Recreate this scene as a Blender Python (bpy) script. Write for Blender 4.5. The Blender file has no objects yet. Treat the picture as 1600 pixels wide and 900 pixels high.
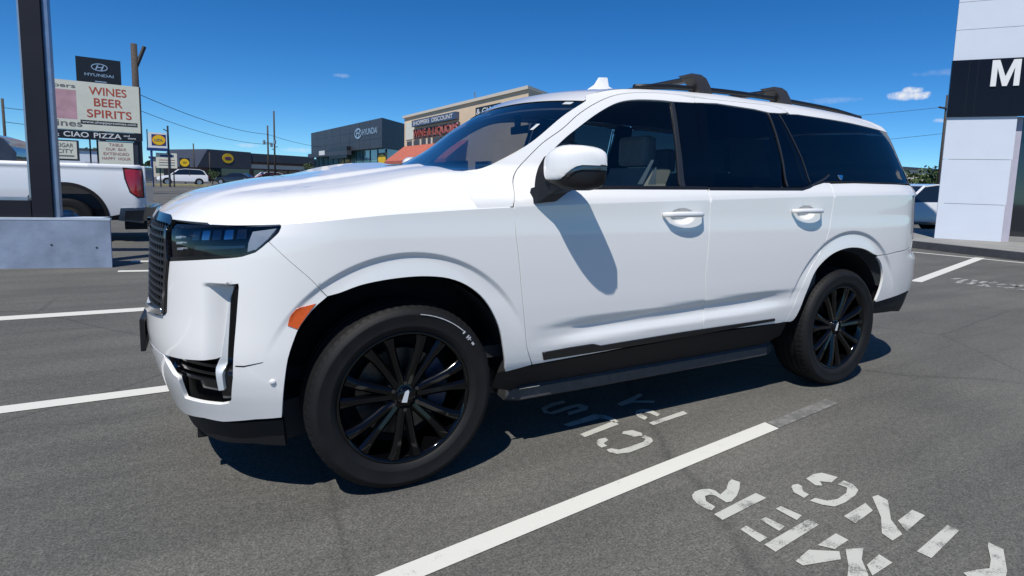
import bpy, bmesh, math, random
import numpy as np
from mathutils import Vector, Matrix, geometry
random.seed(7); np.random.seed(7)
scn = bpy.context.scene
COL = scn.collection

# ---------------------------------------------------------------- camera
cam_d = bpy.data.cameras.new('camera'); cam = bpy.data.objects.new('camera', cam_d); COL.objects.link(cam)
scn.camera = cam
CAM_YAW, CAM_PITCH, CAM_ROLL = math.radians(29.980), math.radians(6.3775), math.radians(1.694)
fw = Vector((math.sin(CAM_YAW)*math.cos(CAM_PITCH), math.cos(CAM_YAW)*math.cos(CAM_PITCH), -math.sin(CAM_PITCH)))
rt = Vector((math.cos(CAM_YAW), -math.sin(CAM_YAW), 0)); up = rt.cross(fw)
r2 = rt*math.cos(CAM_ROLL)+up*math.sin(CAM_ROLL); u2 = up*math.cos(CAM_ROLL)-rt*math.sin(CAM_ROLL)
M = Matrix((r2, u2, -fw)).transposed().to_4x4(); M.translation = (.2622, -2.3132, 1.3521)
cam.matrix_world = M
cam_d.sensor_width = 36; cam_d.lens = 901.39/1600*36
cam_d.shift_x = -40.1/1600; cam_d.shift_y = -63.99/1600
cam_d.clip_start = .05; cam_d.clip_end = 3000
scn.render.resolution_x = 1024; scn.render.resolution_y = 576

# ---------------------------------------------------------------- sun and sky
SUN_DIR = Vector((.27, .235, -.573)).normalized()          # the way the light travels
sun_d = bpy.data.lights.new('sun', 'SUN'); sun_d.energy = 5.0; sun_d.angle = math.radians(.53); sun_d.color = (1, .965, .91)
sun = bpy.data.objects.new('sun', sun_d); COL.objects.link(sun)
sun.rotation_euler = SUN_DIR.to_track_quat('-Z', 'Y').to_euler(); sun.location = (0, 0, 30)
SUN_EL = math.asin(-SUN_DIR.z); SUN_AZ = math.atan2(-SUN_DIR.x, -SUN_DIR.y)
world = bpy.data.worlds.new('World'); scn.world = world; world.use_nodes = True
wn, wl = world.node_tree.nodes, world.node_tree.links
wn.clear()
w_out = wn.new('ShaderNodeOutputWorld'); w_bg = wn.new('ShaderNodeBackground'); sky = wn.new('ShaderNodeTexSky')
sky.sky_type = 'NISHITA'; sky.sun_disc = False; sky.sun_elevation = SUN_EL; sky.sun_rotation = SUN_AZ
sky.altitude = 0; sky.air_density = .65; sky.dust_density = 0; sky.ozone_density = 4.0
w_bg.inputs['Strength'].default_value = .10
w_geo = wn.new('ShaderNodeTexCoord')
# a few small fair-weather clouds, each at its own direction, broken up by noise
w_noise = wn.new('ShaderNodeTexNoise'); w_noise.inputs['Scale'].default_value = 70; w_noise.inputs['Detail'].default_value = 7
w_noise.inputs['Roughness'].default_value = .6
wl.new(w_geo.outputs['Generated'], w_noise.inputs['Vector'])
def vmath(op, a, b=None):
    n = wn.new('ShaderNodeVectorMath'); n.operation = op
    for i, v in enumerate((a, b)):
        if v is None: continue
        if hasattr(v, 'links') or hasattr(v, 'is_linked'): wl.new(v, n.inputs[i])
        else: n.inputs[i].default_value = v
    return n
def fmath(op, a, b=None, clamp=False):
    n = wn.new('ShaderNodeMath'); n.operation = op; n.use_clamp = clamp
    for i, v in enumerate((a, b)):
        if v is None: continue
        if hasattr(v, 'is_linked'): wl.new(v, n.inputs[i])
        else: n.inputs[i].default_value = v
    return n.outputs[0]
CLOUDS = [(61.7, 7.95, 1.7, .40, .95), (62.0, 8.35, .8, .40, .95), (56.0, 7.8, 2.6, .3, .14), (66, 9.6, 4, .35, .16), (64.2, 5.9, .8, .2, .5), (11.3, 9.15, .9, .22, .2), (3.2, 2.5, 1.0, .2, .3), (7.6, 2.3, 1.6, .25, .3), (100, 15, 5, 1.2, 1.2), (-40, 18, 6, 1.4, 1.0), (170, 20, 7, 2, 1.2), (230, 25, 6, 1.5, 1.0), (-70, 11, 5, 1, 1.0)]      # azimuth, elevation, half width, half height (degrees), density
cloud_sum = None
for az, el, wa, we, dens in CLOUDS:
    a, e = math.radians(az), math.radians(el)
    c = Vector((math.sin(a)*math.cos(e), math.cos(a)*math.cos(e), math.sin(e)))
    ra = Vector((math.cos(a), -math.sin(a), 0)); ue = ra.cross(c)*-1
    if ue.z < 0: ue = -ue
    d = vmath('SUBTRACT', w_geo.outputs['Generated'], c).outputs[0]
    x = fmath('DIVIDE', vmath('DOT_PRODUCT', d, ra).outputs['Value'], math.radians(wa))
    y = fmath('DIVIDE', vmath('DOT_PRODUCT', d, ue).outputs['Value'], math.radians(we))
    f = fmath('DOT_PRODUCT' if False else 'ADD', fmath('MULTIPLY', x, x), fmath('MULTIPLY', y, y))
    front = fmath('GREATER_THAN', vmath('DOT_PRODUCT', w_geo.outputs['Generated'], c).outputs['Value'], .5)
    v = fmath('SUBTRACT', 1.0, f)
    v = fmath('ADD', v, fmath('MULTIPLY', fmath('SUBTRACT', w_noise.outputs['Fac'], .5), 2.6))
    v = fmath('MULTIPLY', fmath('MULTIPLY', v, dens, True), front)
    v = fmath('MULTIPLY', v, fmath('LESS_THAN', f, 6.0))
    cloud_sum = v if cloud_sum is None else fmath('MAXIMUM', cloud_sum, v)
w_mix = wn.new('ShaderNodeMix'); w_mix.data_type = 'RGBA'
w_hs = wn.new('ShaderNodeHueSaturation'); w_hs.inputs['Saturation'].default_value = 1.28; wl.new(sky.outputs[0], w_hs.inputs['Color'])
w_tint = wn.new('ShaderNodeMix'); w_tint.data_type = 'RGBA'; w_tint.blend_type = 'MULTIPLY'; w_tint.inputs[0].default_value = 1; w_tint.inputs[7].default_value = (.72, 1.06, 1.22, 1)   # the camera's vivid blue
wl.new(w_hs.outputs[0], w_tint.inputs[6])
wl.new(cloud_sum, w_mix.inputs['Factor']); wl.new(w_tint.outputs[2], w_mix.inputs[6]); w_mix.inputs[7].default_value = (8.2, 8.4, 8.9, 1)
wl.new(w_mix.outputs[2], w_bg.inputs[0]); wl.new(w_bg.outputs[0], w_out.inputs[0])
vs = scn.view_settings
scn.display_settings.display_device = 'sRGB'
vs.view_transform = 'Standard'; vs.look = 'None'; vs.exposure = 0.0; vs.gamma = 1; vs.use_curve_mapping = False

# ---------------------------------------------------------------- body shell of the large suv
def pchip(xs, ys):
    xs = np.array(xs, float); ys = np.array(ys, float)
    h = np.diff(xs); dl = np.diff(ys)/h
    m = np.zeros_like(xs)
    for i in range(1, len(xs)-1):
        if dl[i-1]*dl[i] > 0:
            w1 = 2*h[i]+h[i-1]; w2 = h[i]+2*h[i-1]
            m[i] = (w1+w2)/(w1/dl[i-1]+w2/dl[i])
    m[0] = dl[0]; m[-1] = dl[-1]
    def f(x):
        x = np.clip(np.asarray(x, float), xs[0], xs[-1])
        i = np.clip(np.searchsorted(xs, x)-1, 0, len(h)-1)
        t = (x-xs[i])/h[i]
        return ((2*t**3-3*t**2+1)*ys[i]+(t**3-2*t**2+t)*h[i]*m[i]
                + (-2*t**3+3*t**2)*ys[i+1]+(t**3-t**2)*h[i]*m[i+1])
    return f

def sstep(x, a, b):
    t = np.clip((np.asarray(x, float)-a)/(b-a), 0, 1)
    return t*t*(3-2*t)

PLAN = [(0, 1.03), (.004, .9), (.018, .75), (.045, .6), (.082, .47), (.133, .35), (.203, .24), (.298, .14), (.40, .075),
        (.51, .035), (.66, .012), (.86, 0), (1.5, 0), (2.5, 0), (3.5, 0), (4.3, .002), (4.68, .014), (4.93, .05),
        (5.11, .12), (5.23, .23), (5.30, .4), (5.335, .6), (5.352, .8), (5.356, 1.03)]
def _dense_plan():
    P = np.array(PLAN, float)
    a = np.concatenate([[0], np.cumsum(np.hypot(*np.diff(P, axis=0).T))])
    fx, fy = pchip(a, P[:, 0]), pchip(a, P[:, 1])
    t = np.linspace(0, a[-1], 3000)
    Q = np.stack([fx(t), fy(t)], 1)
    k = np.ones(61)/61                               # round the tangent a little
    ext = np.concatenate([Q[:1].repeat(30, 0)-(np.arange(30, 0, -1)[:, None])*np.array([[0, -(a[-1]/2999)]]), Q,
                          Q[-1:].repeat(30, 0)+(np.arange(1, 31)[:, None])*np.array([[0, a[-1]/2999]])])
    Q = np.stack([np.convolve(ext[:, i], k, 'valid') for i in (0, 1)], 1)
    s = np.concatenate([[0], np.cumsum(np.hypot(*np.diff(Q, axis=0).T))])
    T = np.gradient(Q, s, axis=0); T /= np.linalg.norm(T, axis=1)[:, None]
    Nn = np.stack([-T[:, 1], T[:, 0]], 1)            # inward
    return s, Q, Nn
PS, PQ, PN = _dense_plan()
def plan(s):
    return (np.interp(s, PS, PQ[:, 0]), np.interp(s, PS, PQ[:, 1]), np.interp(s, PS, PN[:, 0]), np.interp(s, PS, PN[:, 1]))
SMAX = PS[-1]
S_OF_X = lambda x: np.interp(x, PQ[:, 0], PS)        # side arc length for a given x

crease = pchip([-.1, .3, .5, .94, 1.59, 2.65, 4.57, 5.4], [1.155, 1.158, 1.168, 1.208, 1.244, 1.281, 1.337, 1.345])
rooftop = pchip([0, 1.3, 2.3, 2.7, 3.2, 3.7, 4.2, 4.6, 4.9, 5.4], [1.9, 1.9, 1.902, 1.915, 1.928, 1.93, 1.92, 1.905, 1.885, 1.85])
_side = pchip([.15, .25, .34, .42, .48, .53, .6, .7, .8, .95, 1.1, 1.2, 1.4], [.24, .17, .115, .07, .04, .026, .016, .007, .002, 0, .003, .009, .012])
_front = pchip([.15, .22, .30, .38, .44, .50, .58, .66, .80, .95, 1.05, 1.11, 1.155, 1.2], [.13, .11, .085, .06, .04, .022, .006, 0, .006, .012, .018, .026, .045, .07])
_rear = pchip([.2, .3, .4, .5, .6, .7, .86, .9, 1.0, 1.3, 1.4], [.2, .12, .06, .03, .01, 0, .0, .03, .04, .055, .06])
_up = pchip([0, .03, .1, .14, .17, .35, .5, .65, .8, .9, .95, 1.0, 1.06], [.012, .018, .042, .055, .063, .095, .125, .16, .20, .235, .262, .31, .40])
SCOOP = .062; SOFT = True
AXF, AXR, AXZ = .99, 4.061, .41
def bump(x, a, b, c, e):
    return sstep(x, a, b)*(1-sstep(x, c, e))
def depth(s, z):
    s = np.asarray(s, float); z = np.asarray(z, float)
    x, y, _, _ = plan(s)
    wf = 1-sstep(s, .95, 1.45); wr = sstep(x, 4.75, 5.2)*(s > 3)
    zc = crease(x); t = (z-zc)/(rooftop(x)-zc)
    lo = _side(np.minimum(z, zc))
    # lower door sculpture: undercut ledge that fades out at both ends
    ws = bump(x, 1.55, 1.95, 3.1, 3.7)
    zl = .675+.03*(x-2.35)
    lo = lo+ws*(.020*bump(z, zl-.10, zl-.035, zl-.015, zl+.032))
    # wheel arch flares
    for ax, r0 in ((AXF, .592), (AXR, .632)):
        r = np.hypot(x-ax, z-.455)
        lo = lo+.012*(1-sstep(r, r0-.020, r0+.006))*(1-.75*sstep(r, r0-.02, r0-.13))*sstep(z, .60, .88)
    # dished cups behind the door handles
    for sc, zc0 in ((3.20, 1.192), (4.252, 1.212)):
        lo = lo+.026*(1-sstep(((s-sc)/.088)**2+((z-zc0)/.042)**2, .25, 1.1))
    lo = lo*(1-.7*(1-sstep(x, .55, 1.3))*(1-sstep(z, .5, .75))) if SOFT else lo
    fr = _front(z)
    # scooped channel in front of the vertical lamp
    fr = fr+SCOOP*sstep(z, .575, .615)*sstep(s, .865, .975)*(1-sstep(z, .915, .935))*(1-sstep(s, np.interp(z, [.57, .65, .8, .939], [1.003, 1.012, 1.025, 1.038])-.012, np.interp(z, [.57, .65, .8, .939], [1.003, 1.012, 1.025, 1.038])-.003))
    lowd = lo*(1-wf)+fr*wf
    lowd = lowd*(1-wr)+_rear(z)*wr
    up = _up(np.clip(t, 0, 1.06))
    inset = .17*(1-sstep(x, 1.2, 2.3))*sstep(t, .05, .3)+.02*sstep(x, 4.0, 5.1)*sstep(t, .1, .6)
    upd = up+inset
    wq = sstep(x, 4.86, 5.3)*(s > 3)
    return np.where((t > 0) & (x > .3), upd*(1-wq)+wq*(.06+.40*np.clip(t, 0, 1)), lowd)
def shell(s, z, off=0.0):
    x, y, nx, ny = plan(s); d = depth(s, z)+off
    return np.stack([x+nx*d, y+ny*d, np.asarray(z, float)+0*d], -1)

# outlines on the body shell: (arc length round the body from the nose, height), metres
CAR = {
  'scoop_left': [(.903,.922), (.878,.831), (.855,.723), (.835,.632)],
  'drl': [(.982,.854), (.991,.876), (.98,.748), (.973,.648), (.946,.506), (.905,.5), (.935,.629)],
  'headlight': [(.678,1.146), (.837,1.152), (1.066,1.168), (1.175,1.177), (1.191,1.17), (1.193,1.155), (1.186,1.138), (1.148,1.099), (1.1,1.059), (1.05,1.042), (.889,1.023), (.658,.997)],
  'fend_cut': [(1.152,1.097), (1.229,1.022), (1.3,.954), (1.359,.883)],
  'archF_front': [(1.359,.882), (1.322,.852), (1.279,.802), (1.247,.751), (1.231,.707), (1.213,.648), (1.198,.555), (1.179,.398)],
  'fascia_bottom': [(1.179,.398), (1.068,.388), (.896,.359), (.776,.354), (.576,.32)],
  'hole_right': [(1.039,.939), (1.025,.799), (1.014,.65), (1.003,.569), (.978,.474), (.96,.455), (.914,.443), (.808,.434), (.672,.424)],
  'hole_left': [(.672,.424), (.681,.521), (.647,.527), (.592,.58)],
  'slot_left': [(1.0,.924), (.985,.854), (.978,.638)],
  'intake_top': [(.978,.635), (.928,.631), (.74,.613), (.585,.598)],
  'archF': [(1.359,.882), (1.404,.894), (1.483,.921), (1.574,.937), (1.685,.945), (1.767,.943), (1.858,.929), (1.946,.892), (2.032,.82), (2.105,.693), (2.141,.561), (2.164,.456)],
  'fend_bottom': [(2.164,.455), (2.305,.474)],
  'door_cut': [(2.305,.476), (2.264,.568), (2.243,.68), (2.216,.856), (2.191,1.044), (2.18,1.121), (2.171,1.243), (2.216,1.346), (2.255,1.392), (2.293,1.428), (2.357,1.489), (2.425,1.55), (2.541,1.63), (2.629,1.702), (2.722,1.761), (2.845,1.818), (2.969,1.85), (3.239,1.88), (3.661,1.885)],
  'B_cut': [(3.416,.558), (3.423,.656), (3.391,.849), (3.403,1.092), (3.407,1.327)],
  'C_cut': [(4.542,1.401), (4.505,1.142), (4.469,1.034), (4.433,.957), (4.344,.856), (4.258,.719), (4.201,.598), (4.154,.511)],
  'sill': [(2.307,.474), (2.743,.489), (3.448,.519), (4.061,.512), (4.233,.507)],
  'trim_top': [(2.35,.534), (2.509,.541), (2.656,.543), (2.706,.526), (3.287,.54), (4.04,.544)],
  'trim_bot': [(4.045,.531), (3.296,.508), (2.738,.497), (2.364,.494)],
  'archR': [(4.154,.511), (4.235,.512), (4.321,.695), (4.387,.826), (4.519,.922), (4.68,.968), (4.857,.969), (5.007,.931), (5.138,.86), (5.186,.769), (5.181,.682), (5.145,.57)],
  'bump_cut': [(5.184,.894), (5.324,.923), (5.583,.944), (5.704,.992)],
  'bump_bot': [(5.156,.562), (5.381,.582), (5.638,.603)],
  'marker': [(1.211,.773), (1.225,.813), (1.25,.841), (1.315,.849), (1.279,.804), (1.247,.754)],
  'quarter_top': [(4.473,1.404), (4.811,1.412), (5.342,1.416), (5.597,1.412)],
  'ws_edge': [(1.994,1.395), (2.105,1.414), (2.232,1.472), (2.364,1.55), (2.554,1.697), (2.693,1.784)],
  'wf': [(2.325,1.334), (2.389,1.406), (2.439,1.48), (2.532,1.568), (2.615,1.631), (2.754,1.724), (2.879,1.786), (3.001,1.815), (3.21,1.832), (3.287,1.832), (3.257,1.606), (3.239,1.355)],
  'wr': [(3.307,1.834), (3.636,1.85), (3.968,1.844), (4.076,1.837), (4.088,1.702), (4.097,1.525), (4.067,1.37), (3.255,1.352), (3.282,1.608)],
  'wv': [(4.101,1.837), (4.174,1.837), (4.228,1.711), (4.285,1.558), (4.326,1.408), (4.296,1.379), (4.088,1.368), (4.11,1.578), (4.11,1.728)],
  'wq': [(4.199,1.837), (4.383,1.846), (4.92,1.837), (5.336,1.819), (5.601,1.811), (5.608,1.675), (5.635,1.547), (5.676,1.422), (4.823,1.421), (4.498,1.415), (4.346,1.388), (4.306,1.559), (4.247,1.712)],
  'roof_low': [(2.881,1.789), (3.208,1.834), (3.639,1.854), (3.968,1.846), (4.387,1.851), (4.925,1.842), (5.34,1.822), (5.601,1.811)],
  'roof_up': [(2.704,1.816), (2.836,1.853), (2.992,1.88), (3.269,1.905), (3.718,1.926), (4.054,1.923), (4.492,1.927), (5.161,1.905), (5.479,1.886), (5.581,1.849)],
  'handleF': [(3.06,1.214), (3.214,1.221), (3.339,1.217), (3.341,1.185), (3.223,1.17), (3.06,1.187)],
  'handleR': [(4.115,1.237), (4.26,1.245), (4.387,1.238), (4.392,1.205), (4.278,1.192), (4.117,1.21)],
  'fuel': [(5.186,1.154), (5.333,1.208), (5.495,1.198), (5.586,1.075), (5.431,.976)],
  'cut_arc': [(1.016,.622), (1.048,.621), (1.121,.636)],
  'emblem': [(4.678,1.447)],
  'hook': [(4.301,1.387), (4.433,1.415), (4.555,1.46)],
  'creaseL': [(1.179,1.18), (1.633,1.208), (2.289,1.243), (3.355,1.281), (4.439,1.313), (5.467,1.344)],
  'grille_edge': [(.619,1.137), (.653,1.03), (.653,.994), (.638,.912), (.631,.783)],
  'grille_bot': [(.613,.775), (.524,.784), (.445,.798)],
  'door_top': [(2.963,1.84), (3.233,1.875), (3.366,1.879), (3.48,1.877), (3.795,1.884), (4.126,1.893), (4.249,1.878), (4.285,1.859)],
  'wf_bot': [(2.323,1.331), (3.237,1.35), (3.409,1.352)],
  'belt_r': [(3.423,1.349), (3.8,1.355), (4.228,1.364), (4.34,1.38), (4.473,1.406), (4.542,1.407)],
  'bu': [(3.457,1.841), (3.425,1.616), (3.412,1.356)],
  'strip_b': [(3.264,1.826), (3.289,1.828), (3.262,1.606), (3.248,1.355), (3.21,1.355), (3.233,1.605)],
  'strip_c': [(4.074,1.832), (4.092,1.834), (4.106,1.715), (4.113,1.538), (4.086,1.374), (4.061,1.374), (4.088,1.537), (4.081,1.713)],
  'strip_d': [(4.172,1.832), (4.199,1.835), (4.247,1.712), (4.306,1.559), (4.337,1.408), (4.308,1.399), (4.278,1.557), (4.222,1.711)],
  'spoiler': [(5.479,1.886), (5.581,1.854), (5.588,1.828), (5.595,1.8)],
  'led': [(.665,1.092), (.726,1.096), (.726,1.089)],
  'lampend': [(1.082,1.136), (1.177,1.15), (1.145,1.109), (1.098,1.067), (1.064,1.054), (1.068,1.093)],
  'lampbar': [(.814,1.068), (1.052,1.083), (1.052,1.073), (.814,1.053)],
  'tail': [(5.683,1.408), (5.683,1.312), (5.704,1.019)],
  'badge': [(.095,1.189), (.588,1.186), (.672,1.145), (.333,1.136)],
  'hoodcut': [(.871,1.161), (.901,1.198), (.951,1.237)],
}

# ---------------------------------------------------------------- materials
MATS = {}
def mat(name, color, rough=.5, metal=0, coat=0, coat_rough=.03, spec=.5, var=.0, scale=6, bump=0, bscale=60, emit=None, estr=1, sub=None):
    if name in MATS: return MATS[name]
    m = bpy.data.materials.new(name); m.use_nodes = True; MATS[name] = m
    nt = m.node_tree; b = nt.nodes['Principled BSDF']
    b.inputs['Base Color'].default_value = (*color, 1); b.inputs['Roughness'].default_value = rough
    b.inputs['Metallic'].default_value = metal; b.inputs['Coat Weight'].default_value = coat
    b.inputs['Coat Roughness'].default_value = coat_rough; b.inputs['Specular IOR Level'].default_value = spec
    if emit: b.inputs['Emission Color'].default_value = (*emit, 1); b.inputs['Emission Strength'].default_value = estr
    tc = nt.nodes.new('ShaderNodeTexCoord')
    if var:
        n = nt.nodes.new('ShaderNodeTexNoise'); n.inputs['Scale'].default_value = scale; n.inputs['Detail'].default_value = 6
        nt.links.new(tc.outputs['Object'], n.inputs['Vector'])
        r = nt.nodes.new('ShaderNodeValToRGB'); r.color_ramp.elements[0].position = .3; r.color_ramp.elements[1].position = .7
        r.color_ramp.elements[0].color = (*[c*(1-var) for c in color], 1); r.color_ramp.elements[1].color = (*[min(1, c*(1+var)) for c in color], 1)
        nt.links.new(n.outputs['Fac'], r.inputs[0]); nt.links.new(r.outputs[0], b.inputs['Base Color'])
    if bump:
        n2 = nt.nodes.new('ShaderNodeTexNoise'); n2.inputs['Scale'].default_value = bscale; n2.inputs['Detail'].default_value = 4
        nt.links.new(tc.outputs['Object'], n2.inputs['Vector'])
        bp = nt.nodes.new('ShaderNodeBump'); bp.inputs['Strength'].default_value = bump; bp.inputs['Distance'].default_value = .01
        nt.links.new(n2.outputs['Fac'], bp.inputs['Height']); nt.links.new(bp.outputs[0], b.inputs['Normal'])
    return m
def glass(name, tint, ior=1.5, rough=.0):
    if name in MATS: return MATS[name]
    m = bpy.data.materials.new(name); m.use_nodes = True; MATS[name] = m
    nt = m.node_tree; nt.nodes.clear()
    o = nt.nodes.new('ShaderNodeOutputMaterial'); mx = nt.nodes.new('ShaderNodeMixShader')
    t = nt.nodes.new('ShaderNodeBsdfTransparent'); t.inputs[0].default_value = (*tint, 1)
    g = nt.nodes.new('ShaderNodeBsdfGlossy'); g.inputs['Roughness'].default_value = rough; g.inputs[0].default_value = (1, 1, 1, 1)
    f = nt.nodes.new('ShaderNodeFresnel'); ge = nt.nodes.new('ShaderNodeNewGeometry'); io = nt.nodes.new('ShaderNodeMix')   # a thin sheet: the same from both sides
    io.inputs[2].default_value = ior; io.inputs[3].default_value = 1/ior; nt.links.new(ge.outputs['Backfacing'], io.inputs[0]); nt.links.new(io.outputs[0], f.inputs[0])
    nt.links.new(f.outputs[0], mx.inputs[0]); nt.links.new(t.outputs[0], mx.inputs[1]); nt.links.new(g.outputs[0], mx.inputs[2])
    nt.links.new(mx.outputs[0], o.inputs[0])
    return m

# ---------------------------------------------------------------- objects
def thing(name, label, cat, loc=(0, 0, 0), rz=0, group=None):
    o = bpy.data.objects.new(name, None); COL.objects.link(o); o.location = loc; o.rotation_euler = (0, 0, rz)
    o.empty_display_size = .2
    return tag(o, label, cat, group)
def tag(o, label, cat, group=None):
    o['label'] = label; o['category'] = cat
    if group: o['group'] = group
    return o
def struct(o, kind='structure'):
    o['kind'] = kind; return o
def adopt(o, p, world=True):
    o.parent = p
    if world and p.type == 'EMPTY': o.matrix_parent_inverse = p.matrix_basis.inverted()
    return o
def mesh(name, V, F, m, parent=None, N=None, smooth=False, world=True, label=None):
    me = bpy.data.meshes.new(name)
    me.from_pydata([tuple(map(float, v)) for v in V], [], [tuple(map(int, f)) for f in F])
    if smooth or N is not None: me.polygons.foreach_set('use_smooth', [True]*len(me.polygons))
    me.materials.append(m if not isinstance(m, str) else MATS[m]); me.update()
    if N is not None: me.normals_split_custom_set_from_vertices([tuple(map(float, n)) for n in N])
    o = bpy.data.objects.new(name, me); COL.objects.link(o)
    if label: o['label'] = label
    if parent is not None: adopt(o, parent, world)
    return o
class MB:
    """collects boxes, tubes and lathes into one mesh"""
    def __init__(s): s.V = []; s.F = []
    def add(s, V, F):
        k = len(s.V); s.V += [tuple(v) for v in V]; s.F += [tuple(i+k for i in f) for f in F]; return s
    def box(s, x0, x1, y0, y1, z0, z1, bev=0):
        if bev:
            bm = bmesh.new(); bmesh.ops.create_cube(bm, size=1)
            for v in bm.verts: v.co = ((x0+x1)/2+v.co.x*(x1-x0), (y0+y1)/2+v.co.y*(y1-y0), (z0+z1)/2+v.co.z*(z1-z0))
            bmesh.ops.bevel(bm, geom=bm.edges[:]+bm.verts[:], offset=bev, segments=2, affect='EDGES', profile=.6)
            bm.verts.index_update(); s.add([v.co[:] for v in bm.verts], [[v.index for v in f.verts] for f in bm.faces]); bm.free(); return s
        V = [(x, y, z) for z in (z0, z1) for y in (y0, y1) for x in (x0, x1)]
        return s.add(V, [(0, 2, 3, 1), (4, 5, 7, 6), (0, 1, 5, 4), (2, 6, 7, 3), (0, 4, 6, 2), (1, 3, 7, 5)])
    def tube(s, pts, r, n=8, cap=True):
        pts = [Vector(p) for p in pts]; V = []; F = []
        rr = r if isinstance(r, (list, tuple)) else [r]*len(pts)
        for i, p in enumerate(pts):
            d = (pts[min(i+1, len(pts)-1)]-pts[max(i-1, 0)]).normalized()
            a = d.cross(Vector((0, 0, 1)) if abs(d.z) < .9 else Vector((1, 0, 0))).normalized(); b = d.cross(a)
            for k in range(n):
                t = 2*math.pi*k/n; V.append(tuple(p+(a*math.cos(t)+b*math.sin(t))*rr[i]))
        for i in range(len(pts)-1):
            for k in range(n):
                F.append((i*n+k, i*n+(k+1) % n, (i+1)*n+(k+1) % n, (i+1)*n+k))
        if cap: F += [tuple(range(n))[::-1], tuple((len(pts)-1)*n+k for k in range(n))]
        return s.add(V, F)
    def lathe_y(s, prof, cx, cz, n=72, closed=False, a0=0, a1=2*math.pi):
        full = abs(a1-a0-2*math.pi) < 1e-6; m = n if full else n+1
        V = []; F = []
        for (r, y) in prof:
            for k in range(m):
                t = a0+(a1-a0)*k/n; V.append((cx+r*math.cos(t), y, cz+r*math.sin(t)))
        for i in range(len(prof)-1):
            for k in range(n):
                k2 = (k+1) % m; F.append((i*m+k, i*m+k2, (i+1)*m+k2, (i+1)*m+k))
        return s.add(V, F)
    def loft(s, rings, cap=True):
        n = len(rings[0]); V = [p for r in rings for p in r]; F = []
        for i in range(len(rings)-1):
            for k in range(n): F.append((i*n+k, i*n+(k+1) % n, (i+1)*n+(k+1) % n, (i+1)*n+k))
        if cap: F += [tuple(range(n))[::-1], tuple((len(rings)-1)*n+k for k in range(n))]
        return s.add(V, F)
    def prism(s, poly, z0, z1):
        n = len(poly); V = [(x, y, z0) for x, y in poly]+[(x, y, z1) for x, y in poly]
        F = [tuple(range(n))[::-1], tuple(range(n, 2*n))]+[(k, (k+1) % n, n+(k+1) % n, n+k) for k in range(n)]
        return s.add(V, F)
    def build(s, name, m, parent=None, smooth=False, world=True, label=None, fix=True, auto=None):
        o = mesh(name, s.V, s.F, m, parent, smooth=smooth or bool(auto), world=world, label=label)
        if fix:
            bm = bmesh.new(); bm.from_mesh(o.data); bmesh.ops.recalc_face_normals(bm, faces=bm.faces[:])
            if auto:
                for e in bm.edges:
                    if len(e.link_faces) == 2 and e.calc_face_angle(0) > math.radians(auto): e.smooth = False
            bm.to_mesh(o.data); bm.free()
        return o
def smooth_path(pts, step=.02):
    """centripetal Catmull-Rom through the points, resampled"""
    P = [np.array(p, float) for p in pts]
    if len(P) < 3:
        n = max(1, int(np.linalg.norm(P[1]-P[0])/step)); return [tuple(P[0]+(P[1]-P[0])*i/n) for i in range(n+1)]
    P = [2*P[0]-P[1]]+P+[2*P[-1]-P[-2]]
    out = []
    for i in range(1, len(P)-2):
        p0, p1, p2, p3 = P[i-1:i+3]
        t0 = 0; t1 = t0+max(1e-6, np.linalg.norm(p1-p0)**.5); t2 = t1+max(1e-6, np.linalg.norm(p2-p1)**.5); t3 = t2+max(1e-6, np.linalg.norm(p3-p2)**.5)
        n = max(1, int(np.linalg.norm(p2-p1)/step))
        for k in range(n):
            t = t1+(t2-t1)*k/n
            a1 = (t1-t)/(t1-t0)*p0+(t-t0)/(t1-t0)*p1; a2 = (t2-t)/(t2-t1)*p1+(t-t1)/(t2-t1)*p2; a3 = (t3-t)/(t3-t2)*p2+(t-t2)/(t3-t2)*p3
            b1 = (t2-t)/(t2-t0)*a1+(t-t0)/(t2-t0)*a2; b2 = (t3-t)/(t3-t1)*a2+(t-t1)/(t3-t1)*a3
            out.append(tuple((t2-t)/(t2-t1)*b1+(t-t1)/(t2-t1)*b2))
    out.append(tuple(P[-2])); return out
def inside(P, poly):
    P = np.asarray(P, float); poly = np.asarray(poly, float)
    x, y = P[:, 0][:, None], P[:, 1][:, None]
    x0, y0 = poly[:, 0], poly[:, 1]; x1, y1 = np.roll(x0, -1), np.roll(y0, -1)
    c = ((y0 > y) != (y1 > y)) & (x < (x1-x0)*(y-y0)/np.where(y1 == y0, 1e-12, y1-y0)+x0)
    return c.sum(1) % 2 == 1
def resample(poly, step):
    out = []
    for a, b in zip(poly, poly[1:]+poly[:1]):
        a = np.array(a); b = np.array(b); L = np.linalg.norm(b-a)
        if L < 1e-4: continue
        n = max(1, int(math.ceil(L/step)))
        out += [tuple(a+(b-a)*k/n) for k in range(n)]
    return out
def shrink(poly, g):
    P = np.array(poly); n = len(P)
    area = .5*np.sum(P[:, 0]*np.roll(P[:, 1], -1)-np.roll(P[:, 0], -1)*P[:, 1])
    if area < 0: P = P[::-1]
    e = np.roll(P, -1, 0)-P; e /= np.maximum(np.linalg.norm(e, axis=1), 1e-9)[:, None]
    nrm = np.stack([-e[:, 1], e[:, 0]], 1); v = nrm+np.roll(nrm, 1, 0); L = np.linalg.norm(v, axis=1); v = v/np.maximum(L, .3)[:, None]
    k = 1/np.maximum(.5, np.einsum('ij,ij->i', v, nrm))
    return [tuple(p) for p in P+v*(g*k)[:, None]]
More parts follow.
